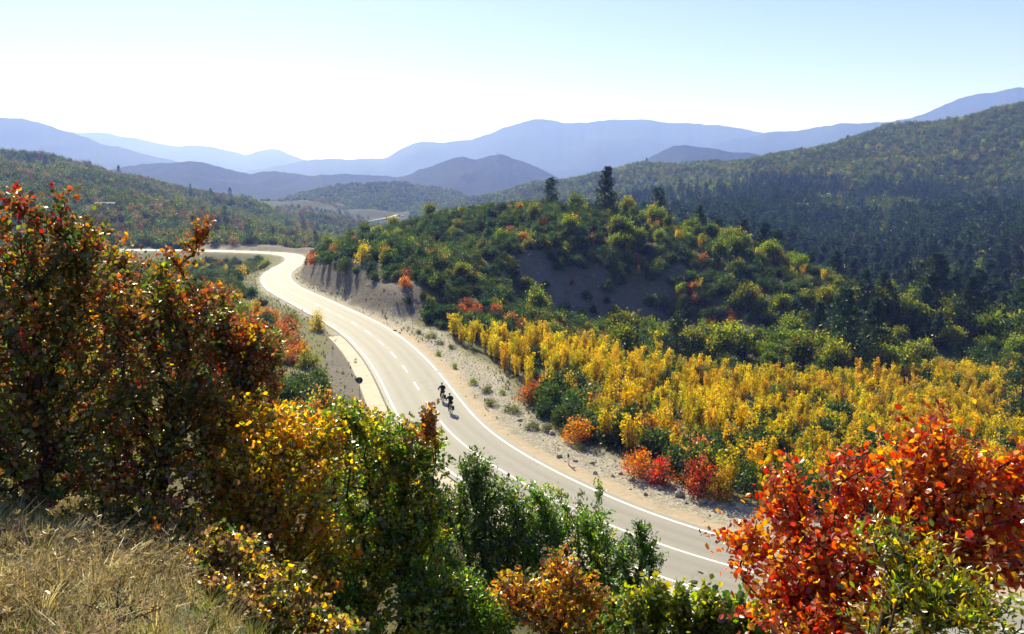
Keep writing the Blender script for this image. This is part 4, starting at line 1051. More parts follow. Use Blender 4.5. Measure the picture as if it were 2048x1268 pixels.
NAMES = dict(green="green_shrub", dark="dark_shrub", olive="olive_shrub", rust="rust_shrub", orange="orange_shrub", red="red_shrub", sapling="yellow_sapling", golden="golden_shrub", tree="broadleaf_tree", pine="pine_tree", roundpine="pine_tree", low="low_shrub", tuft="verge_plant", fartree="broadleaf_tree", farpine="pine_tree", farrust="rust_shrub", farlight="broadleaf_tree")
LOOK = dict(green="mid-green leafy shrub", dark="dense dark green shrub", olive="olive yellow-tinged shrub", rust="rust-brown autumn shrub", orange="orange autumn shrub", red="red autumn shrub", sapling="slender golden-yellow sapling with upright shoots", golden="golden-yellow bushy shrub", tree="yellow-green broadleaf tree with open crown", pine="dark green pine", roundpine="round-topped pine", low="low grey-green shrub", tuft="small yellow-green plant", fartree="broadleaf tree", farlight="pale yellow-green broadleaf tree", farpine="dark blue-green pine", farrust="brownish shrub")
WHERE = dict(basin="in the golden thicket of the basin", front="in the thicket bordering the gravel verge", knoll="on the knoll above the earth bank", flank="on the knoll's flank behind the golden thicket", valley="in the wooded valley below the mountain", mountain="on the forested mountainside", meadow="on the slope across the road from the knoll", bend="on the rise behind the far bend")
WHERE["left hill"] = "on the hill with the sheds"; WHERE["valley floor"] = "on the far valley floor"
CAT = {k_: ("tree" if k_ in ("tree", "pine", "roundpine", "fartree", "farpine", "farlight") else ("sapling" if k_ == "sapling" else "shrub")) for k_ in NAMES}
LIMIT = dict(green=260, dark=170, olive=150, rust=100, orange=60, red=20, sapling=290, golden=50, tree=150, pine=110, roundpine=10, low=60, tuft=40, fartree=100, farlight=40, farpine=160, farrust=40)
def plant(kind, x, y, z, s, yaw, label, group, v):
    tr, cr, both = PROTO[kind][v % len(PROTO[kind])]
    e = link(NAMES[kind], None, loc=(x, y, z), rot=(0, 0, yaw), scale=(s * random.uniform(.9, 1.12), s * random.uniform(.9, 1.12), s))
    tag(e, label, CAT[kind], group)
    link("trunk", tr, e); link("crown", cr, e)
    return e
def stuff_instances(name, label, pts, scl, yaw, meshes, parent=None, tilt=None):
    col = bpy.data.collections.new(name + "_kinds")
    for i, me in enumerate(meshes): col.objects.link(bpy.data.objects.new(f"{name}_kind_{i}", me))
    me = bpy.data.meshes.new(name); n = len(pts)
    me.vertices.add(n); me.vertices.foreach_set("co", np.asarray(pts, np.float32).ravel())
    a = me.attributes.new("scl", 'FLOAT', 'POINT'); a.data.foreach_set("value", np.asarray(scl, np.float32))
    r = np.zeros((n, 3), np.float32); r[:, 2] = yaw
    if tilt is not None: r[:, :2] = tilt
    a = me.attributes.new("rot", 'FLOAT_VECTOR', 'POINT'); a.data.foreach_set("vector", r.ravel())
    a = me.attributes.new("pick", 'INT', 'POINT'); a.data.foreach_set("value", gp.integers(0, len(meshes), n).astype(np.int32))
    o = link(name, me, parent); tag(o, label, kind="stuff")
    ng = bpy.data.node_groups.new(name, 'GeometryNodeTree')
    ng.interface.new_socket("Geometry", in_out='INPUT', socket_type='NodeSocketGeometry'); ng.interface.new_socket("Geometry", in_out='OUTPUT', socket_type='NodeSocketGeometry')
    N = ng.nodes; gi = N.new("NodeGroupInput"); go = N.new("NodeGroupOutput"); ip = N.new("GeometryNodeInstanceOnPoints"); ci = N.new("GeometryNodeCollectionInfo")
    ci.inputs["Collection"].default_value = col; ci.inputs["Separate Children"].default_value = True; ci.inputs["Reset Children"].default_value = True
    def na(nm, ty):
        q_ = N.new("GeometryNodeInputNamedAttribute"); q_.data_type = ty; q_.inputs["Name"].default_value = nm; return q_.outputs[0]
    L_ = ng.links; L_.new(gi.outputs[0], ip.inputs["Points"]); L_.new(ci.outputs[0], ip.inputs["Instance"]); ip.inputs["Pick Instance"].default_value = True
    L_.new(na("pick", 'INT'), ip.inputs["Instance Index"]); L_.new(na("rot", 'FLOAT_VECTOR'), ip.inputs["Rotation"]); L_.new(na("scl", 'FLOAT'), ip.inputs["Scale"])
    L_.new(ip.outputs[0], go.inputs[0])
    md = o.modifiers.new("scatter", 'NODES'); md.node_group = ng
    return o
SHORT = ["the broad crest pine", "the pointed crest pine", "the dome-topped crest pine", None, "the pine by the wires", "the bushy pine", "the tall pine pair", None, "the slender pine", "the cone-shaped pine", None, "the basin-rim pine", "the bright yellow knoll shrub", "the upright yellow verge shrub",
         "the round green verge shrub", "the low dark meadow shrub", "the dark round meadow shrub", "the rust-brown meadow shrub", "the orange meadow shrub", "the red-orange verge shrub", "the amber verge shrub", "the large orange thicket shrub", "the bright red shrub", "the slim red shrub", None, "the small orange shrub", None, "the reddish shrub at the bend", "the rust shrub by the bank"]
LANDMARKS = [(*q_, w_) for q_, w_ in zip(SINGLE, SHORT) if w_]
for n_, (kind, x, y, s, lab) in enumerate(SINGLE):
    grp = "low plants on the gravel verge" if kind in ('low', 'tuft') else None
    plant(kind, x, y, float(gz(x, y)), s, random.uniform(0, 6.28), lab, grp, n_)
for kind, chunks in PLACE.items():
    x, y, z, s = (np.concatenate([c_[k_] for c_ in chunks]) for k_ in range(4))
    vis = np.concatenate([c_[4] for c_ in chunks]); zn = np.concatenate([c_[5] for c_ in chunks])
    far1 = np.ones(len(x), bool)
    for (k2, sx, sy, ss, _) in SINGLE:
        far1 &= np.hypot(x - sx, y - sy) > 0.55 * (1.2 if k2 not in ('pine', 'roundpine') else 2.2)
    x, y, z, s, vis, zn = x[far1], y[far1], z[far1], s[far1], vis[far1], zn[far1]
    app = HGT[kind] * s / np.hypot(x, y) * vis
    if kind in ('fartree', 'farpine', 'farrust', 'farlight'): app = app * (np.hypot(x, y) < 480)
    order = np.argsort(-app); n_ind = min(LIMIT[kind], int((app > 0).sum())); yaw = gp.uniform(0, 6.283, len(x))
    for n_, j in enumerate(order[:n_ind]):
        lm_ = min(((math.hypot(x[j] - q_[1], y[j] - q_[2]), q_[5]) for q_ in LANDMARKS), default=(99, ""))
        size = "tall " if s[j] > 1.0 else ("small " if s[j] < 0.7 else "")
        where = WHERE[zn[j]] if lm_[0] > (9 if math.hypot(x[j], y[j]) < 130 else 15) else "near " + lm_[1]
        plant(kind, x[j], y[j], z[j], s[j], yaw[j], f"{size}{LOOK[kind]} {where}", f"{NAMES[kind].replace('_', ' ')}s {where}", n_)
    rest = order[n_ind:]
    if len(rest):
        stuff_instances({'sapling': 'sapling_undergrowth', 'pine': 'pine_woods', 'farpine': 'pine_forest', 'fartree': 'broadleaf_forest', 'farlight': 'pale_broadleaf_forest', 'farrust': 'brown_woodland', 'tree': 'broadleaf_woods'}.get(kind, kind + "_shrubbery"),
                        {'farpine': "dark pine forest covering the mountainside", 'fartree': "broadleaf forest covering hills and mountainside", 'farrust': "brownish scrub wood on the hills"}.get(kind, f"mass of {LOOK[kind]}s beyond the single ones"),
                        np.stack([x, y, z], -1)[rest], s[rest], yaw[rest], [m_[2] for m_ in PROTO[kind]])
    print("PLANTS", kind, len(x), "single", n_ind)
# ------------------------------------------------------------------ near bushes, leaf by leaf
def near_bush(name, label, ell, base_px, D0, ntips, nleaf, lsize, kind, pal, mat, seed, nstem=4, r0=0.0020, cluster=0.16, top_pal=None, nparts=300, palf=None, bark=None, spread=0.25):
    """ell: (px, py, D, rx_px, ry_px) blobs of the crown"""
    g = np.random.default_rng(seed)
    E = np.array(ell, float); cen = at(E[:, 0], E[:, 1], E[:, 2]); sx = E[:, 3] * E[:, 2] / FPX; sz = E[:, 4] * E[:, 2] / FPX
    wgt = (sx * sz) ** 0.85; c = g.choice(len(E), ntips, p=wgt / wgt.sum())
    u = unit(g.standard_normal((ntips, 3))); rad = g.uniform(0, 1, ntips) ** 0.45
    P = cen[c] + u * rad[:, None] * np.stack([sx[c], np.maximum(sx[c], sz[c]) * 0.85, sz[c]], -1)
    q0, q1 = project(P); kp = fbm(q0 / 55.0, q1 / 55.0 + seed, 2, seed) > np.where(rad > 0.75, -0.55, -1.0)
    P, c, u, rad = P[kp], c[kp], u[kp], rad[kp]; ntips = len(P)
    d = ray(base_px, 900); hh = np.hypot(d[0], d[1]); bx, by = d[0] / hh * D0, d[1] / hh * D0; bz = float(gz(bx, by))
    P[:, 2] = np.maximum(P[:, 2], gz(P[:, 0], P[:, 1]) + 0.12)
    O = np.array([bx, by, bz])
    bases = []
    for i in range(nstem):
        a = 6.283 * i / nstem + g.uniform(-.4, .4); qx, qy = bx + math.cos(a) * spread * g.uniform(.3, 1), by + math.sin(a) * spread * g.uniform(.3, 1)
        bases.append((qx, qy, float(gz(qx, qy)) - 0.1))
    nodes, par, cnt, tipn = grow(bases, P, g, step=0.11, balance=0.38, wig=0.16)
    tV, tQ = stems(nodes, par, cnt, r0, 5, 0.52)
    # leaves in tufts along the last stretch of every twig
    n1 = par[tipn]; n2 = np.where(par[n1] >= 0, par[n1], n1)
    tw = unit(nodes[tipn] - nodes[n2])
    M = ntips * nleaf; ti = np.repeat(np.arange(ntips), nleaf)
    along = g.uniform(-1, 0.55, M) ** 1.0; along = np.sign(along) * np.abs(along) ** 0.8
    Pl = nodes[tipn][ti] + tw[ti] * (along * cluster)[:, None] + g.standard_normal((M, 3)) * cluster * 0.16
    rd = unit(np.cross(tw[ti], g.standard_normal((M, 3))))
    ax = rd * 0.85 + tw[ti] * 0.55 + np.array([0, 0, 0.18]) + g.standard_normal((M, 3)) * 0.25
    nm = np.array([0, 0, 1.0]) + tw[ti] * 0.5 + g.standard_normal((M, 3)) * 0.75
    qx, qy = project(nodes[tipn])
    tcol = pick(pal, ntips, g)
    if palf is not None:
        for lo, hi, pl2, pr in palf:
            y_ = qy
            m_ = (y_ > lo) & (y_ < hi) & (g.uniform(0, 1, ntips) < pr); tcol[m_] = pick(pl2, int(m_.sum()), g) if m_.any() else tcol[m_]
    mixc = g.uniform(0, 1, (M, 1)) < 0.3
    col = jitter_col(np.where(mixc, pick(pal, M, g), tcol[ti]), g, 0.22, 0.10)
    sz_ = lsize * g.uniform(0.55, 1.2, M)
    e = link(name, None, loc=O); tag(e, label, "shrub")
    link("trunk", build_mesh("trunk", tV - O, tQ, bark or M_BARK_D, smooth=True), e)
    # the leaves that show largest are single objects
    npx, npy = project(Pl); Dl = np.linalg.norm(Pl - np.array([0, 0, CAM_H]), axis=1)
    inview = (npx > 0) & (npx < 2048) & (npy > 0) & (npy < 1268)
    big = np.argsort(-(sz_ / Dl) * inview * np.where(g.uniform(0, 1, M) < 0.35, 1, 0.5))[:nparts]
    rest = np.ones(M, bool); rest[big] = False
    cV, cQ, cC = leaf_arrays(Pl[rest] - O, ax[rest], nm[rest], sz_[rest], col[rest], kind, g)
    cr = link("crown", build_mesh("crown", cV, cQ, mat, col=cC), e); cr["kind"] = "stuff"
    variants = []
    vc = pick(pal, 14, g)
    for v in range(14):
        vV, vQ, vC = leaf_arrays(np.zeros((1, 3)), np.array([[0, 1.0, 0]]), np.array([[0, 0, 1.0]]), np.ones(1), jitter_col(vc[v:v + 1], g, 0.15, 0.08), kind, g)
        variants.append(build_mesh("leaf", vV, vQ, mat, col=vC))
    vcc = np.array([np.array(pick(pal, 1, g)[0]) * 0 + np.array(c_) for c_ in vc])
    X, Y, Z = leaf_frames(ax, nm)
    for j in big:
        v = int((((vcc - col[j]) ** 2).sum(1) * g.uniform(0.5, 1.5, 14)).argmin())
        o = bpy.data.objects.new("leaf", variants[v]); COL.objects.link(o); o.parent = e
        R = np.eye(4); R[:3, 0], R[:3, 1], R[:3, 2] = X[j] * sz_[j], Y[j] * sz_[j], Z[j] * sz_[j]; R[:3, 3] = Pl[j] - O
        o.matrix_local = Matrix(R.tolist())
    return e
AUT = {'olive': 4, 'yellowgreen': 1.2, 'rust': 2.2, 'orange': .55, 'amber': .4, 'red': .7, 'yellow': .3, 'brown': 2.0, 'green': 1.4}
near_bush("smoke_bush", "tall mottled red and olive smoke bush beside the dry grass, crimson sprig on top",
          [(60, 500, 5.4, 120, 75), (20, 620, 5.4, 170, 120), (160, 590, 5.5, 130, 110), (-60, 740, 5.3, 160, 150), (130, 740, 5.4, 170, 130), (40, 880, 5.2, 160, 110), (60, 965, 5.0, 150, 45), (40, 415, 5.4, 22, 34), (112, 412, 5.4, 16, 22), (150, 460, 5.4, 40, 40), (180, 480, 5.5, 25, 30), (0, 440, 5.4, 30, 20)],
          60, 5.3, 1000, 22, 0.036, 'round', AUT, M_LEAF_DULL, 301, 6, 0.0017, 0.14, palf=[(370, 470, {'red': 3, 'olive': 2, 'rust': 1}, .6), (470, 640, {'olive': 3, 'rust': 2, 'orange': 1.5}, .5)])
near_bush("smoke_bush", "broad orange and green smoke bush in the middle of the autumn thicket above dry grass",
          [(260, 600, 6.0, 90, 90), (330, 640, 6.0, 100, 95), (300, 760, 6.0, 150, 130), (250, 900, 5.6, 130, 100), (300, 985, 5.2, 150, 60), (390, 860, 5.8, 100, 110), (230, 520, 6.0, 26, 34)],
          300, 5.7, 900, 22, 0.036, 'round', {**AUT, 'orange': 1.0, 'rust': 2.6, 'green': 1.6}, M_LEAF_DULL, 302, 5, 0.0017, 0.14)
near_bush("smoke_bush", "rusty smoke bush with one tall bare-stemmed sprig of red leaves",
          [(394, 500, 6.4, 7, 18), (378, 484, 6.4, 10, 12), (406, 460, 6.4, 15, 10), (345, 524, 6.4, 18, 16), (400, 620, 6.4, 70, 50), (450, 680, 6.4, 85, 75), (500, 720, 6.4, 60, 70), (460, 790, 6.3, 110, 90), (540, 700, 6.5, 24, 40)],
          440, 6.3, 620, 20, 0.036, 'round', {'orange': 1.6, 'rust': 2.8, 'olive': 2.2, 'amber': .6, 'red': .9, 'brown': 1, 'green': .8}, M_LEAF_DULL, 303, 5, 0.0017, 0.13)
near_bush("autumn_shrub", "yellow and orange leafed shrub with many dark stems above the dry grass",
          [(520, 860, 5.6, 110, 65), (560, 960, 5.4, 140, 110), (480, 1010, 5.2, 110, 110), (600, 1080, 5.2, 120, 90), (640, 880, 5.6, 60, 60), (440, 1120, 4.9, 80, 60), (560, 1190, 4.6, 110, 60)],
          560, 4.9, 950, 22, 0.036, 'round', {'yellowgreen': 2.6, 'yellow': 3.4, 'amber': 2, 'olive': 1.0, 'orange': .9}, M_LEAF_FG, 304, 6, 0.0014, 0.13)
near_bush("leafy_shrub", "dense green shrub with yellow tips, topped by a brown-leaved twig over the road",
          [(740, 900, 5.9, 110, 75), (820, 900, 5.9, 80, 65), (780, 1010, 5.7, 130, 100), (720, 1130, 5.4, 130, 100), (840, 1080, 5.6, 70, 110), (690, 840, 5.9, 30, 30), (640, 1200, 5.0, 90, 80), (760, 1240, 4.9, 150, 60), (860, 1200, 5.2, 60, 80)],
          760, 5.1, 1050, 24, 0.037, 'round', {'green': 1.6, 'fresh': 2.6, 'yellowgreen': 3, 'olive': 1, 'yellow': .9}, M_LEAF_FG, 305, 6, 0.0015, 0.13)
near_bush("twig_shrub", "thin brown and amber twig rising above the green shrub beside the road",
          [(855, 845, 5.6, 18, 28), (835, 870, 5.6, 22, 20), (815, 868, 5.6, 12, 26), (862, 885, 5.6, 16, 16)],
          850, 5.5, 26, 20, 0.042, 'round', {'amber': 2, 'brown': 2, 'olive': 1, 'rust': 1}, M_LEAF_FG, 306, 3, 0.0011, 0.10, nparts=150, spread=0.06)
near_bush("evergreen_shrub", "dark glossy evergreen shrub whose tip stands before the road's centre line",
          [(950, 960, 7.0, 45, 55), (880, 1010, 6.8, 50, 60), (1000, 1010, 7.0, 70, 60), (870, 1130, 6.4, 70, 80), (930, 1050, 6.8, 70, 70), (1020, 1090, 6.8, 80, 60), (960, 1150, 6.5, 90, 80), (945, 925, 7.0, 14, 26), (1000, 1210, 6.2, 120, 70)],
          960, 6.2, 900, 28, 0.046, 'lance', {'dark': 1, 'green': 2.5, 'fresh': 3, 'yellowgreen': .8}, M_LEAF_GLOSSY, 307, 5, 0.0016, 0.12)
near_bush("evergreen_shrub", "broad evergreen shrub with upright spiky shoots and pale new growth",
          [(1090, 1060, 7.2, 70, 50), (1170, 1060, 7.2, 75, 55), (1110, 1110, 7.0, 140, 80), (1210, 1130, 7.0, 90, 80), (1060, 1060, 7.1, 70, 60), (1230, 1230, 6.4, 110, 60), (1200, 985, 7.2, 7, 24), (1160, 1005, 7.2, 7, 22), (1134, 1008, 7.2, 6, 24), (1085, 1000, 7.2, 45, 34), (1180, 1210, 6.5, 130, 70)],
          1130, 6.3, 1000, 28, 0.045, 'lance', {'green': 2.2, 'fresh': 3.4, 'dark': .8, 'yellowgreen': 1.8}, M_LEAF_GLOSSY, 308, 5, 0.0016, 0.11)
near_bush("evergreen_shrub", "slim evergreen sapling with airy branches standing against the asphalt",
          [(1285, 1080, 6.6, 30, 28), (1260, 1110, 6.6, 34, 40), (1300, 1120, 6.6, 26, 30), (1270, 1170, 6.5, 45, 40), (1280, 1055, 6.6, 16, 16)],
          1270, 6.2, 130, 26, 0.044, 'lance', {'green': 3, 'fresh': 2, 'dark': 1}, M_LEAF_GLOSSY, 309, 3, 0.0020, 0.10, nparts=200, spread=0.1)
near_bush("autumn_shrub", "small orange and yellow leafed shrub below the dark evergreens",
          [(1130, 1150, 4.9, 45, 50), (1080, 1190, 4.8, 110, 45), (1130, 1220, 4.8, 90, 60), (1020, 1180, 4.8, 40, 34), (1180, 1190, 4.8, 40, 40)],
          1100, 4.5, 250, 15, 0.036, 'round', {'amber': 2, 'orange': 1, 'yellow': 1.2, 'olive': 2.4, 'rust': 1, 'brown': .8}, M_LEAF_FG, 310, 4, 0.0017, 0.12)
near_bush("leafy_shrub", "bright fresh-green narrow-leaved shrub low between evergreen and orange shrub",
          [(910, 1180, 5.4, 60, 45), (890, 1240, 5.2, 90, 50), (970, 1230, 5.2, 60, 50)],
          920, 4.9, 300, 26, 0.044, 'lance', {'fresh': 4, 'yellowgreen': 2, 'green': 1}, M_LEAF_FG, 311, 5, 0.0017, 0.12)
near_bush("leafy_shrub", "lime-green round-leaved shrub in front of the road edge line",
          [(1290, 1225, 4.6, 50, 45), (1360, 1235, 4.6, 60, 45), (1440, 1245, 4.6, 70, 40), (1365, 1190, 4.6, 12, 34), (1305, 1190, 4.6, 14, 26), (1420, 1200, 4.6, 12, 26), (1480, 1200, 4.6, 8, 20), (1520, 1240, 4.6, 40, 40), (1380, 1290, 4.5, 150, 40)],
          1390, 4.3, 360, 17, 0.044, 'round', {'yellowgreen': 4, 'olive': 2.2, 'green': 1.4}, M_LEAF_FG, 312, 6, 0.0016, 0.12)
near_bush("smoke_bush", "large fiery red smoke bush with dark branches overhanging the asphalt",
          [(1870, 890, 4.3, 60, 50), (1850, 950, 4.3, 130, 60), (1700, 960, 4.3, 60, 50), (1570, 980, 4.2, 55, 55), (1780, 1030, 4.2, 130, 65), (1580, 1060, 4.1, 90, 45), (1480, 1090, 4.1, 55, 40), (1660, 1100, 4.0, 120, 60), (1960, 970, 4.3, 80, 60), (2020, 1080, 4.1, 100, 80), (1560, 1160, 3.9, 80, 70), (1700, 1200, 3.8, 140, 70), (1900, 1120, 4.0, 110, 70), (1600, 1250, 3.7, 110, 60), (2060, 960, 4.3, 40, 60), (1885, 850, 4.3, 22, 24)],
          1790, 3.9, 680, 21, 0.038, 'round', {'red': 4.4, 'orange': 2.6, 'rust': .9, 'amber': 1.1, 'yellow': .4}, M_LEAF_FG, 313, 7, 0.0021, 0.16)
near_bush("autumn_shrub", "yellow-green shrub growing through the lower branches of the red smoke bush",
          [(1790, 1090, 3.7, 75, 45), (1850, 1150, 3.6, 95, 55), (1800, 1230, 3.5, 120, 50), (1960, 1230, 3.5, 90, 50), (1880, 1200, 3.5, 90, 50)],
          1850, 3.3, 230, 15, 0.042, 'lance', {'yellowgreen': 4, 'yellow': 1.5, 'olive': 2, 'green': 1}, M_LEAF_FG, 314, 4, 0.0019, 0.12)
near_bush("autumn_shrub", "small yellow shrub on the slope by the round road sign",
          [(715, 820, 11.5, 22, 22), (740, 840, 11.5, 26, 22), (765, 858, 11.5, 20, 22)],
          735, 11.3, 90, 12, 0.06, 'round', {'yellow': 4, 'yellowgreen': 1.5, 'amber': 1}, M_LEAF_FG, 315, 3, 0.003, 0.14, nparts=60)
near_bush("evergreen_shrub", "dark green shrub on the slope between orange shrub and road sign",
          [(690, 840, 11, 60, 34), (640, 870, 10.5, 60, 40), (720, 870, 10.5, 60, 34)],
          680, 10.4, 240, 14, 0.06, 'round', {'green': 3, 'dark': 2, 'olive': 1}, M_LEAF_GLOSSY, 316, 4, 0.003, 0.16, nparts=60)
near_bush("autumn_shrub", "orange shrub between the rusty smoke bush and the stony slope",
          [(620, 815, 13, 40, 26), (650, 800, 13.5, 26, 26), (590, 835, 12.5, 50, 30)],
          620, 12.8, 160, 12, 0.055, 'round', {'orange': 1.8, 'amber': 1, 'rust': 1, 'olive': 2.2, 'green': 1.2}, M_LEAF_FG, 317, 4, 0.003, 0.18, nparts=60)

near_bush("autumn_shrub", "low brown and amber shrub sprawling along the edge of the dry grass",
          [(330, 1065, 4.6, 90, 40), (430, 1125, 4.2, 100, 55), (520, 1195, 3.9, 110, 55), (610, 1250, 3.8, 110, 50), (240, 1035, 4.8, 80, 30)],
          450, 4.1, 640, 18, 0.030, 'round', {'brown': 2.4, 'amber': 1.6, 'olive': 2, 'dark': 1.5, 'yellow': .8}, M_LEAF_FG, 318, 9, 0.0012, 0.11, spread=0.5)
# ------------------------------------------------------------------ grass, pebbles, rocks
def tuft_mesh(name, seed, nb, h, pal, lean, w=0.006, head=False):
    g = np.random.default_rng(seed); V = []; Q = []; Cc = []
    for i in range(nb):
        a = g.uniform(0, 6.283); r = 0.05 * math.sqrt(g.uniform(0, 1)); L = h * g.uniform(0.45, 1.1); ln = lean * g.uniform(0.2, 1.3)
        d = np.array([math.cos(a), math.sin(a), 0]); s_ = np.array([-d[1], d[0], 0]); b0 = np.array([math.cos(a) * r, math.sin(a) * r, -0.02]); n0 = len(V); ww = w * g.uniform(.6, 1.4)
        for t_, k_ in ((0, 1), (0.4, .9), (0.75, .6), (1, .15)):
            p = b0 + np.array([0, 0, L * t_ * (1 - 0.25 * ln * t_)]) + d * L * ln * t_ ** 2
            V += [p - s_ * ww * k_, p + s_ * ww * k_]
        Q += [[n0 + 2 * j, n0 + 2 * j + 1, n0 + 2 * j + 3, n0 + 2 * j + 2] for j in range(3)]
        c = np.array(pal[g.integers(len(pal))]) * g.uniform(.7, 1.3); Cc += [c] * 8
        if head and i % 5 == 0:
            tip = V[-1]
            for k_ in range(7):
                n0 = len(V); dd = unit(g.standard_normal(3) + np.array([0, 0, .5])) * 0.022; ss = unit(np.cross(dd, g.standard_normal(3))) * 0.0016
                V += [tip - ss, tip + ss, tip + dd + ss, tip + dd - ss]; Q.append([n0, n0 + 1, n0 + 2, n0 + 3]); Cc += [np.array([.34, .27, .15]) * g.uniform(.7, 1.2)] * 4
    return build_mesh(name, np.array(V), np.array(Q), M_GRASS, col=np.array(Cc))
STRAW = [(.44, .35, .17), (.36, .29, .13), (.50, .41, .22), (.24, .19, .09)]
GREENG = [(.17, .22, .04), (.13, .18, .035), (.24, .26, .06)]
straw = [tuft_mesh("straw_tuft", 400 + i, 44, 0.15, STRAW, 0.8, 0.0016, True) for i in range(4)]
greeng = [tuft_mesh("green_tuft", 410 + i, 44, 0.09, GREENG + STRAW[:1], 0.7, 0.0020) for i in range(2)]
weed = [raw_bush(420 + i, 0.18, 0.15, 30, 7, 0.011, {'brown': 3, 'grey': 1.5, 'olive': 1}, 0.05, 4, 3, r0=0.02) for i in range(2)]
weedm = [build_mesh("dry_weed", np.vstack([a[0], b[0]]), [a[1], b[1] + len(a[0])], [M_BARK, M_GRASS], mat_idx=np.r_[np.zeros(len(a[1]), int), np.ones(len(b[1]), int)], col=np.vstack([np.tile([.1, .08, .06], (len(a[0]), 1)), b[2]])) for a, b in weed]
x, y = grid_pts(-9, 4.5, 1.2, 11, 0.075, gp); D = np.hypot(x, y); z = gz(x, y); px, py = project(np.stack([x, y, z], -1))
m = (D > 1.4) & (px > -250) & (px < 1500) & (D < 8.5) & (x < 1.5)
x, y, z = x[m], y[m], z[m]; gn = fbm(x / 0.9, y / 0.9, 3, 300) + gp.uniform(-.35, .35, len(x)) - 0.08 * (np.hypot(x, y) - 3)
kinds = np.where(gn > 0.02, 1, np.where(gp.uniform(0, 1, len(x)) < 0.10, 2, 0)); dens = gp.uniform(0, 1, len(x)) < np.where(kinds == 1, .9, .72)
for kd, nm, lab, mm in ((0, "dry_grass", "dry straw-coloured grass and seed heads on the slope", straw), (1, "green_grass", "short green grass between the dry stalks", greeng), (2, "dry_weeds", "brown dried weeds among the grass", weedm)):
    q_ = (kinds == kd) & dens
    stuff_instances(nm, lab, np.stack([x, y, z], -1)[q_], gp.uniform(.6, 1.35, q_.sum()), gp.uniform(0, 6.28, q_.sum()), mm, tilt=gp.normal(0, .18, (q_.sum(), 2)))
vtuft = [tuft_mesh("verge_tuft", 430 + i, 30, 0.42, [(.26, .23, .13), (.20, .20, .09), (.14, .16, .05), (.30, .26, .16)], 0.7, 0.02) for i in range(3)]
x, y = grid_pts(-130, 75, 22, 225, 0.85, gp); s, i_ = road_coords(x, y); D = np.hypot(x, y); bk = gsample(bank, x, y); gg = fbm(x / 6, y / 6, 3, 500)
m = ((((s < -4.4) & (s > -24) & (D > 75)) | ((s < -5.7) & (s > -13) & (D <= 75))) & (gg > -0.3) & (gp.uniform(0, 1, len(x)) < 0.75)) | ((s > 8.2) & (s < 12) & (gg + gp.uniform(-.3, .3, len(x)) > 0.25)) | ((s > 4.6) & (s < 7) & (D > 95) & (gg > 0)) | ((s > 4.6) & (s < 7) & (gp.uniform(0, 1, len(x)) < 0.05))
m &= gp.uniform(0, 1, len(x)) > bk * 0.8
x, y = x[m], y[m]
stuff_instances("verge_grass", "tufts of pale dry grass along the road verges", np.stack([x, y, gz(x, y)], -1), gp.uniform(.45, 1.15, len(x)), gp.uniform(0, 6.28, len(x)), vtuft)
t = NT("limestone"); c = t.coord("Object"); n2 = t.noise(3, 6, 0.65, c); oi = t.n("ShaderNodeObjectInfo")
k = t.mix(oi.outputs["Random"], t.ramp(n2, [(0.3, (0.30, 0.27, 0.23)), (0.7, (0.50, 0.46, 0.40))]), t.ramp(n2, [(0.3, (0.20, 0.18, 0.155)), (0.7, (0.40, 0.36, 0.31))]))
t.princ(k, 0.9, 0.2, bump=n2, bstr=0.5, bdist=0.05); M_STONE = t.m
def rock_mesh(seed, n=7, m=10, flat=0.6):
    g = np.random.default_rng(seed); V = [(0, 0, -flat)]; 
    for i in range(1, n):
        ph = math.pi * i / n - math.pi / 2
        for j in range(m):
            th = 2 * math.pi * j / m; V.append((math.cos(ph) * math.cos(th), math.cos(ph) * math.sin(th) * 0.8, math.sin(ph) * flat))
    V.append((0, 0, flat)); V = np.array(V)
    for _ in range(9):
        d_ = unit(g.standard_normal(3)); k_ = g.uniform(0.45, 0.8); dd = V @ d_; V -= np.maximum(dd - k_ * 0.8, 0)[:, None] * d_
    V *= 1 + 0.06 * g.standard_normal((len(V), 1))
    T = [[0, 1 + (j + 1) % m, 1 + j] for j in range(m)] + [[len(V) - 1, 1 + (n - 2) * m + j, 1 + (n - 2) * m + (j + 1) % m] for j in range(m)]
    Q = [[1 + i * m + j, 1 + i * m + (j + 1) % m, 1 + (i + 1) * m + (j + 1) % m, 1 + (i + 1) * m + j] for i in range(n - 2) for j in range(m)]
    return build_mesh("rock", V, [np.array(Q), np.array(T)], M_STONE)
rocks = [rock_mesh(500 + i) for i in range(5)]
ROCKS = [(1358, 992, .55, "flat pale boulder lying at the thicket edge beside the red shrub"), (1408, 1004, .45, "round pale boulder lying by the yellow-orange shrub"), (1418, 1010, .3, "small stone tucked against the round pale boulder"), (1118, 914, .4, "flat white stone on the verge beside the marker post"), (1078, 830, .6, "pale slab of rock beside the red-orange shrub"), (1103, 868, .45, "rounded stone below the amber shrub"), (1185, 928, .3, None), (1190, 950, .3, None), (1225, 953, .25, None), (1262, 962, .35, None), (1240, 950, .25, None), (1320, 978, .35, None), (1370, 1008, .25, None), (1150, 924, .25, None), (1040, 842, .3, None), (1010, 820, .25, None), (1480, 1020, .5, None), (1495, 1025, .35, None), (790, 664, .4, None), (799, 668, .3, None), (1440, 1060, .2, None), (1200, 975, .2, None), (1290, 990, .25, None)]
for i, (a, b, sz, lab) in enumerate(ROCKS):
    p = hit(a, b, 20); o = link("rock", rocks[i % 5], loc=(p[0], p[1], p[2] + sz * 0.12), rot=(random.uniform(-.2, .2), random.uniform(-.2, .2), random.uniform(0, 6)), scale=sz)
    tag(o, lab or "weathered grey stone lying loose on the gravel verge", "rock", None if lab else "loose stones on the gravel verge")
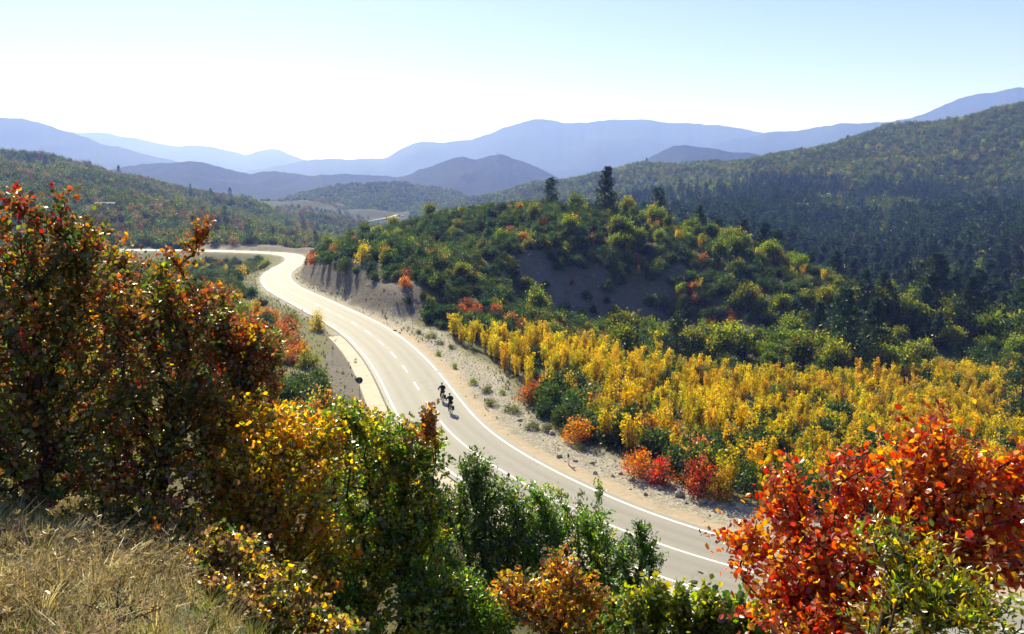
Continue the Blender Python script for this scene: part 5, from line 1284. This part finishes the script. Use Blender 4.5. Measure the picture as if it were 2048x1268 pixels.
x, y = grid_pts(-60, 60, 22, 135, 0.42, gp); s, i_ = road_coords(x, y); D = np.hypot(x, y); px, py = project(np.stack([x, y, gz(x, y)], -1))
m = (s > 4.1) & (gp.uniform(0, 1, len(x)) < np.where((s > 6.0) & (s < 11), 0.8, 0.12)) & (s < 12) & (px > -40) & (px < 2120)
bkm = gsample(bank, x, y); m |= (bkm > 0.5) & (s < -5) & (D < 95) & (gp.uniform(0, 1, len(x)) < 0.6)
x, y = x[m], y[m]
stuff_instances("gravel", "loose grey pebbles and gravel strewn over the verge", np.stack([x, y, gz(x, y) + 0.01], -1), 0.035 + 0.11 * gp.uniform(0, 1, len(x)) ** 3, gp.uniform(0, 6.28, len(x)), rocks, tilt=gp.normal(0, .4, (len(x), 2)))
x, y = grid_pts(-75, 110, 95, 330, 0.9, gp); bkm = gsample(bank, x, y); D = np.hypot(x, y); s, i_ = road_coords(x, y)
m = (bkm > 0.45) & (np.abs(s) > 5) & (gp.uniform(0, 1, len(x)) < 0.5); x, y = x[m], y[m]
hs = gp.uniform(0, 1, len(x)) < 0.55
stuff_instances("scree", "broken stones lying on the bare earth banks", np.stack([x, y, gz(x, y)], -1)[hs], 0.06 + 0.32 * gp.uniform(0, 1, hs.sum()) ** 3, gp.uniform(0, 6.28, hs.sum()), rocks, tilt=gp.normal(0, .5, (hs.sum(), 2)))
hs = ~hs & (gp.uniform(0, 1, len(x)) < 0.5)
stuff_instances("bank_weeds", "sparse dry weeds clinging to the bare earth banks", np.stack([x, y, gz(x, y)], -1)[hs], gp.uniform(.4, 1.3, hs.sum()), gp.uniform(0, 6.28, hs.sum()), vtuft)
# forest on the rounded hill in the valley
RV = RIDGES["hill1"][1:26]; n_ = 9000; a_ = gp.integers(0, RV.shape[0] - 1, n_); b_ = gp.integers(0, RV.shape[1] - 1, n_); ua = gp.uniform(0, 1, (n_, 1)); ub = gp.uniform(0, 1, (n_, 1))
pts = (RV[a_, b_] * (1 - ub) + RV[a_, b_ + 1] * ub) * (1 - ua) + (RV[a_ + 1, b_] * (1 - ub) + RV[a_ + 1, b_ + 1] * ub) * ua; pts[:, 2] -= 0.4
stuff_instances("hill_forest", "broadleaf wood covering the rounded hill in the valley", pts, gp.uniform(0.6, 1.25, n_), gp.uniform(0, 6.28, n_), [m_[2] for m_ in PROTO['fartree']] + [PROTO['farrust'][0][2]])
bp = hit(395, 1004, 3); 
db = tag(link("dead_branch", None, loc=(bp[0], bp[1], bp[2])), "pale dead branch lying in the dark shade under the autumn shrubs", "branch")
M_DEAD = simple("dead_wood", (0.36, 0.33, 0.30), 0.85, 0.2, 0, .3, 20)
MB().tube([(-.16, 0, .34), (-.05, .03, .36), (.06, .0, .335), (.17, -.02, .34)], [.007, .009, .008, .003], 6).build("stem", M_DEAD, db, True)
MB().tube([(-.16, 0, .34), (-.20, .05, .15), (-.26, .08, -.05)], [.007, .009, .010], 6).build("stem", M_DEAD, db, True)
MB().tube([(-.05, .03, .36), (.03, .08, .38), (.10, .1, .375)], [.006, .004, .002], 6).build("twig", M_DEAD, db, True)
# ------------------------------------------------------------------ the two cyclists
M_SKIN = simple("skin", (0.42, 0.26, 0.18), 0.55, 0.3, 0, .08); M_JACKET = simple("jacket_black", (0.018, 0.016, 0.024), 0.8, 0.2, 0, .3, 12); M_JACKET2 = simple("jacket_navy", (0.012, 0.014, 0.022), 0.8, 0.2, 0, .3, 12)
M_TIGHTS = simple("tights_black", (0.012, 0.012, 0.014), 0.75, 0.2); M_SHOE = simple("shoe_dark", (0.03, 0.028, 0.027), 0.6, 0.3); M_HELMET = simple("helmet_grey", (0.16, 0.17, 0.18), 0.35, 0.5)
M_FRAME = simple("bike_frame", (0.03, 0.03, 0.035), 0.3, 0.5); M_TYRE = simple("tyre_rubber", (0.015, 0.015, 0.015), 0.85, 0.2); M_RIM = simple("rim_alloy", (0.45, 0.45, 0.46), 0.35, 0.5, 0.8); M_BAG = simple("pannier_fabric", (0.022, 0.018, 0.018), 0.85, 0.2, 0, .3, 10)
M_SOCK = simple("sock_white", (0.6, 0.6, 0.58), 0.9, 0.1)
def skin_mesh(name, P, Ed, rad, root, mat, parent, sub=2):
    keys = list(P); me = bpy.data.meshes.new(name)
    me.from_pydata([P[k_] for k_ in keys], [(keys.index(a), keys.index(b)) for a, b in Ed], []); me.materials.append(mat)
    o = link(name, me, parent); md = o.modifiers.new("skin", 'SKIN'); md.use_smooth_shade = True
    for i, k_ in enumerate(keys):
        sv = me.skin_vertices[0].data[i]; r_ = rad[k_] if isinstance(rad[k_], tuple) else (rad[k_],) * 2; sv.radius = r_; sv.use_root = (k_ == root)
    sb = o.modifiers.new("sub", 'SUBSURF'); sb.levels = sb.render_levels = sub
    return o
def cyclist(px, py, label_p, label_b, jacket, bag_sides, lowfoot, lab_bag):
    p = onz(px, py, 0.03); j = int(np.hypot(ROAD[:, 0] - p[0], ROAD[:, 1] - p[1]).argmin()); yaw = math.atan2(RT[j, 1], RT[j, 0]) - math.pi / 2
    lat = np.dot(p[:2] - ROAD[j, :2], RN[j, :2]); z0 = ROAD[j, 2] + 0.03 - abs(lat) * 0.01
    fw = RT[j]; loc = np.array([p[0] + fw[0] * 0.52, p[1] + fw[1] * 0.52, z0])
    # bicycle: rear hub at y=-0.52, front hub at y=0.53
    b = tag(link("bicycle", None, loc=loc, rot=(0, 0, yaw)), label_b, "bicycle", "touring bicycles on the road")
    RH, FH, BB, ST, HT, HB = (0, -.52, .34), (0, .53, .34), (0, -.08, .29), (0, -.24, .86), (0, .36, .86), (0, .40, .62)
    fr = MB()
    for a, c_, r_ in ((BB, ST, .017), (ST, HT, .016), (BB, HB, .019), (HT, HB, .02), (RH, BB, .011), (RH, (0, -.21, .76), .010)):
        if a == RH:
            for sx in (-.05, .05): fr.tube([(sx, a[1], a[2]), (sx * .5, c_[1], c_[2])], r_, 6)
        else: fr.tube([a, c_], r_, 8)
    fr.build("frame", M_FRAME, b, True)
    fk = MB()
    for sx in (-.055, .055): fk.tube([(sx * .6, .41, .60), (sx, .45, .5), (sx, .53, .34)], .011, 6)
    fk.build("fork", M_FRAME, b, True)
    for nm, hub in (("wheel", RH), ("wheel", FH)):
        w = MB().ring(hub, .315, .012, (1, 0, 0), 32, 6).build("wheel", M_RIM, b, True)
        MB().ring(hub, .333, .021, (1, 0, 0), 32, 8).build("tyre", M_TYRE, w, True)
        sp_ = MB()
        for k_ in range(16):
            a = k_ * math.pi / 8; sp_.tube([(.02 * (-1) ** k_, hub[1], hub[2]), (0, hub[1] + math.cos(a) * .31, hub[2] + math.sin(a) * .31)], .0022, 4, False)
        sp_.tube([(-.06, hub[1], hub[2]), (.06, hub[1], hub[2])], .02, 8); sp_.build("spokes", M_RIM, w)
    MB().tube([(-.29, .36, .99), (-.26, .44, 1.0), (-.1, .42, .99), (.1, .42, .99), (.26, .44, 1.0), (.29, .36, .99)], .013, 8).tube([(0, .36, .84), (0, .42, .99)], .014, 8).build("handlebar", M_FRAME, b, True)
    MB().add([(x_ * w_, y_, z_) for y_, w_, z_ in ((-.37, .075, .95), (-.28, .07, .965), (-.18, .03, .95), (-.09, .018, .94)) for x_ in (-1, 1)] + [(x_ * w_ * .8, y_, z_ - .045) for y_, w_, z_ in ((-.37, .075, .95), (-.28, .07, .965), (-.18, .03, .95), (-.09, .018, .94)) for x_ in (-1, 1)],
             [[0, 1, 3, 2], [2, 3, 5, 4], [4, 5, 7, 6], [8, 10, 11, 9], [10, 12, 13, 11], [12, 14, 15, 13], [0, 2, 10, 8], [2, 4, 12, 10], [4, 6, 14, 12], [1, 9, 11, 3], [3, 11, 13, 5], [5, 13, 15, 7], [0, 8, 9, 1], [6, 7, 15, 14]]).tube([(0, -.24, .84), (0, -.255, .93)], .014, 8).build("saddle", M_TYRE, b)
    ck = MB().tube([(-.06, BB[1], BB[2]), (.06, BB[1], BB[2])], .02, 8).ring((.05, BB[1], BB[2]), .09, .008, (1, 0, 0), 24, 5)
    for sgn in (-1, 1):
        dz = -.16 if sgn == lowfoot else .16; ck.tube([(sgn * .07, BB[1], BB[2]), (sgn * .08, BB[1] + .04, BB[2] + dz)], .011, 6); ck.box((sgn * .13, BB[1] + .04, BB[2] + dz), (.09, .09, .02))
    ck.build("crankset", M_RIM, b)
    rk = MB()
    for sx in (-.06, .06): rk.tube([(sx, -.30, .72), (sx, -.75, .72)], .007, 6).tube([(sx, -.66, .72), (sx, -.54, .35)], .007, 6)
    rk.tube([(-.06, -.74, .72), (.06, -.74, .72)], .006, 6).build("rack", M_FRAME, b, True)
    R2 = Matrix.Rotation(yaw, 4, 'Z'); Mw = Matrix.Translation(Vector(loc)) @ R2
    for sx in bag_sides:
        g_ = tag(link("pannier_bag", None, loc=tuple(Mw @ Vector((sx * .145, -.56, .40)))), lab_bag, "bag"); g_.rotation_euler = (0, 0, yaw)
        MB().add([(x_ * .07 * k_, y_ * .16 * k_, z_) for z_, k_ in ((0, .85), (.03, 1), (.26, 1), (.31, .9)) for x_, y_ in ((-1, -1), (1, -1), (1, 1), (-1, 1))], [[i * 4 + q_, i * 4 + (q_ + 1) % 4, i * 4 + 4 + (q_ + 1) % 4, i * 4 + 4 + q_] for i in range(3) for q_ in range(4)] + [[3, 2, 1, 0], [12, 13, 14, 15]]).build("body", M_BAG, g_)
        MB().box((sx * .0, 0, .325), (.15, .30, .03)).build("flap", M_BAG, g_)
        MB().box((sx * .074, 0, .2), (.006, .025, .22)).build("strap", M_STEEL, g_)
    # rider, one continuous body, clothes as children
    r = tag(link("person", None, loc=loc, rot=(0, 0, yaw)), label_p, "person", "two cyclists riding away")
    lf = lowfoot; P = {}; rad = {}; Ed = []
    def v(n, co, r_, par=None):
        P[n] = co; rad[n] = r_
        if par: Ed.append((par, n))
    v('pelvis', (0, -.24, 1.03), (.15, .12)); v('waist', (0, -.17, 1.19), (.13, .10), 'pelvis'); v('chest', (0, -.06, 1.38), (.165, .115), 'waist'); v('neckb', (0, .02, 1.50), (.075, .07), 'chest'); v('neck', (0, .05, 1.57), .055, 'neckb'); v('head', (0, .085, 1.66), (.078, .09), 'neck'); v('crown', (0, .085, 1.745), (.075, .088), 'head')
    for n, sg in (('L', -1), ('R', 1)):
        kn_h = (sg * .13, .16, .56) if sg == lf else (sg * .14, .24, .78); ft_z = .17 if sg == lf else .49
        v('sh' + n, (sg * .19, -.02, 1.44), .068, 'chest'); v('el' + n, (sg * .31, .15, 1.20), .046, 'sh' + n); v('wr' + n, (sg * .275, .34, 1.045), .031, 'el' + n); v('pa' + n, (sg * .27, .40, 1.03), (.034, .022), 'wr' + n)
        for fi in range(4):
            fx = sg * (.27 + (.027 - .018 * fi)); fl = (.036, .042, .039, .03)[fi]
            v(f'fa{fi}' + n, (fx, .40 + fl, 1.022), .0088, 'pa' + n); v(f'fb{fi}' + n, (fx, .405 + fl * 1.2, .995), .0082, f'fa{fi}' + n); v(f'fc{fi}' + n, (fx, .385 + fl, .978), .0076, f'fb{fi}' + n)
        v('ta' + n, (sg * .232, .385, 1.012), .0095, 'pa' + n); v('tb' + n, (sg * .225, .41, .992), .0085, 'ta' + n)
        v('hip' + n, (sg * .10, -.20, .98), .095, 'pelvis'); v('kn' + n, kn_h, .062, 'hip' + n); v('ca' + n, tuple(np.array(kn_h) * .6 + np.array([sg * .125, -.05, ft_z + .06]) * .4), .056, 'kn' + n); v('an' + n, (sg * .125, -.05, ft_z + .06), .036, 'ca' + n); v('to' + n, (sg * .13, .09, ft_z), .034, 'an' + n)
    body = skin_mesh("body", P, Ed, rad, 'pelvis', M_SKIN, r)
    def cloth(nm, keys, mat, grow_, root):
        e_ = [(a, c_) for a, c_ in Ed if a in keys and c_ in keys]
        return skin_mesh(nm, {k_: P[k_] for k_ in keys}, e_, {k_: tuple(np.array(rad[k_] if isinstance(rad[k_], tuple) else (rad[k_],) * 2) + grow_) for k_ in keys}, root, mat, r)
    cloth("jacket", ['pelvis', 'waist', 'chest', 'neckb', 'shL', 'elL', 'wrL', 'shR', 'elR', 'wrR'], jacket, .022, 'chest')
    cloth("tights", ['pelvis', 'hipL', 'knL', 'caL', 'hipR', 'knR', 'caR'], M_TIGHTS, .012, 'pelvis')
    for n in 'LR':
        skin_mesh("sock", {'a': P['an' + n], 'b': tuple(np.array(P['an' + n]) * .7 + np.array(P['ca' + n]) * .3)}, [('a', 'b')], {'a': .046, 'b': .05}, 'a', M_SOCK, r, 1)
        skin_mesh("shoe", {'a': tuple(np.array(P['an' + n]) + [0, -.03, -.03]), 'b': P['to' + n]}, [('a', 'b')], {'a': .046, 'b': .044}, 'a', M_SHOE, r, 1)
    hc = (0, .08, 1.735)
    hl = MB(); th = 18; prof = [(math.cos(a) * .118, math.sin(a) * .098) for a in np.linspace(-.15, 1.5, 7)]
    hl.lathe(prof, 20, Matrix.Translation(hc) @ Matrix.Diagonal((.85, 1.12, 1, 1))); he = hl.build("helmet", M_HELMET, r, True)
    for x_ in (-.045, 0, .045): MB().tube([(x_, hc[1] - .12, hc[2] + .035), (x_, hc[1], hc[2] + .102 - abs(x_) * .5), (x_, hc[1] + .12, hc[2] + .035)], .012, 6).build("rib", M_TYRE, he, True)
    nose = skin_mesh("nose", {'a': (0, .165, 1.68), 'b': (0, .192, 1.655)}, [('a', 'b')], {'a': .011, 'b': .015}, 'a', M_SKIN, r, 1)
    for x_ in (-.032, .032): MB().lathe([(.001, -.011), (.008, -.008), (.011, 0), (.008, .008), (.001, .011)], 10, Matrix.Translation((x_, .158, 1.69))).build("eye", M_TYRE, r, True)
    MB().box((0, .165, 1.625), (.045, .012, .008)).build("mouth", M_SHOE, r)
    for x_ in (-.083, .083): MB().lathe([(.001, -.012), (.02, -.006), (.026, 0), (.02, .006), (.001, .012)], 10, Matrix.Translation((x_, .07, 1.665)) @ Matrix.Rotation(math.pi / 2, 4, 'Y')).build("ear", M_SKIN, r, True)
    return r
cyclist(887, 805, "cyclist in dark purple-black jacket and grey helmet riding ahead of the other", "dark touring bicycle of the leading cyclist", M_JACKET, (1,), -1, "dark pannier bag on the leading cyclist's bicycle")
cyclist(903, 828, "cyclist in navy-black jacket following close behind the other rider", "dark touring bicycle with pannier, ridden behind the other", M_JACKET2, (1,), -1, "black pannier bag on the following cyclist's bicycle")
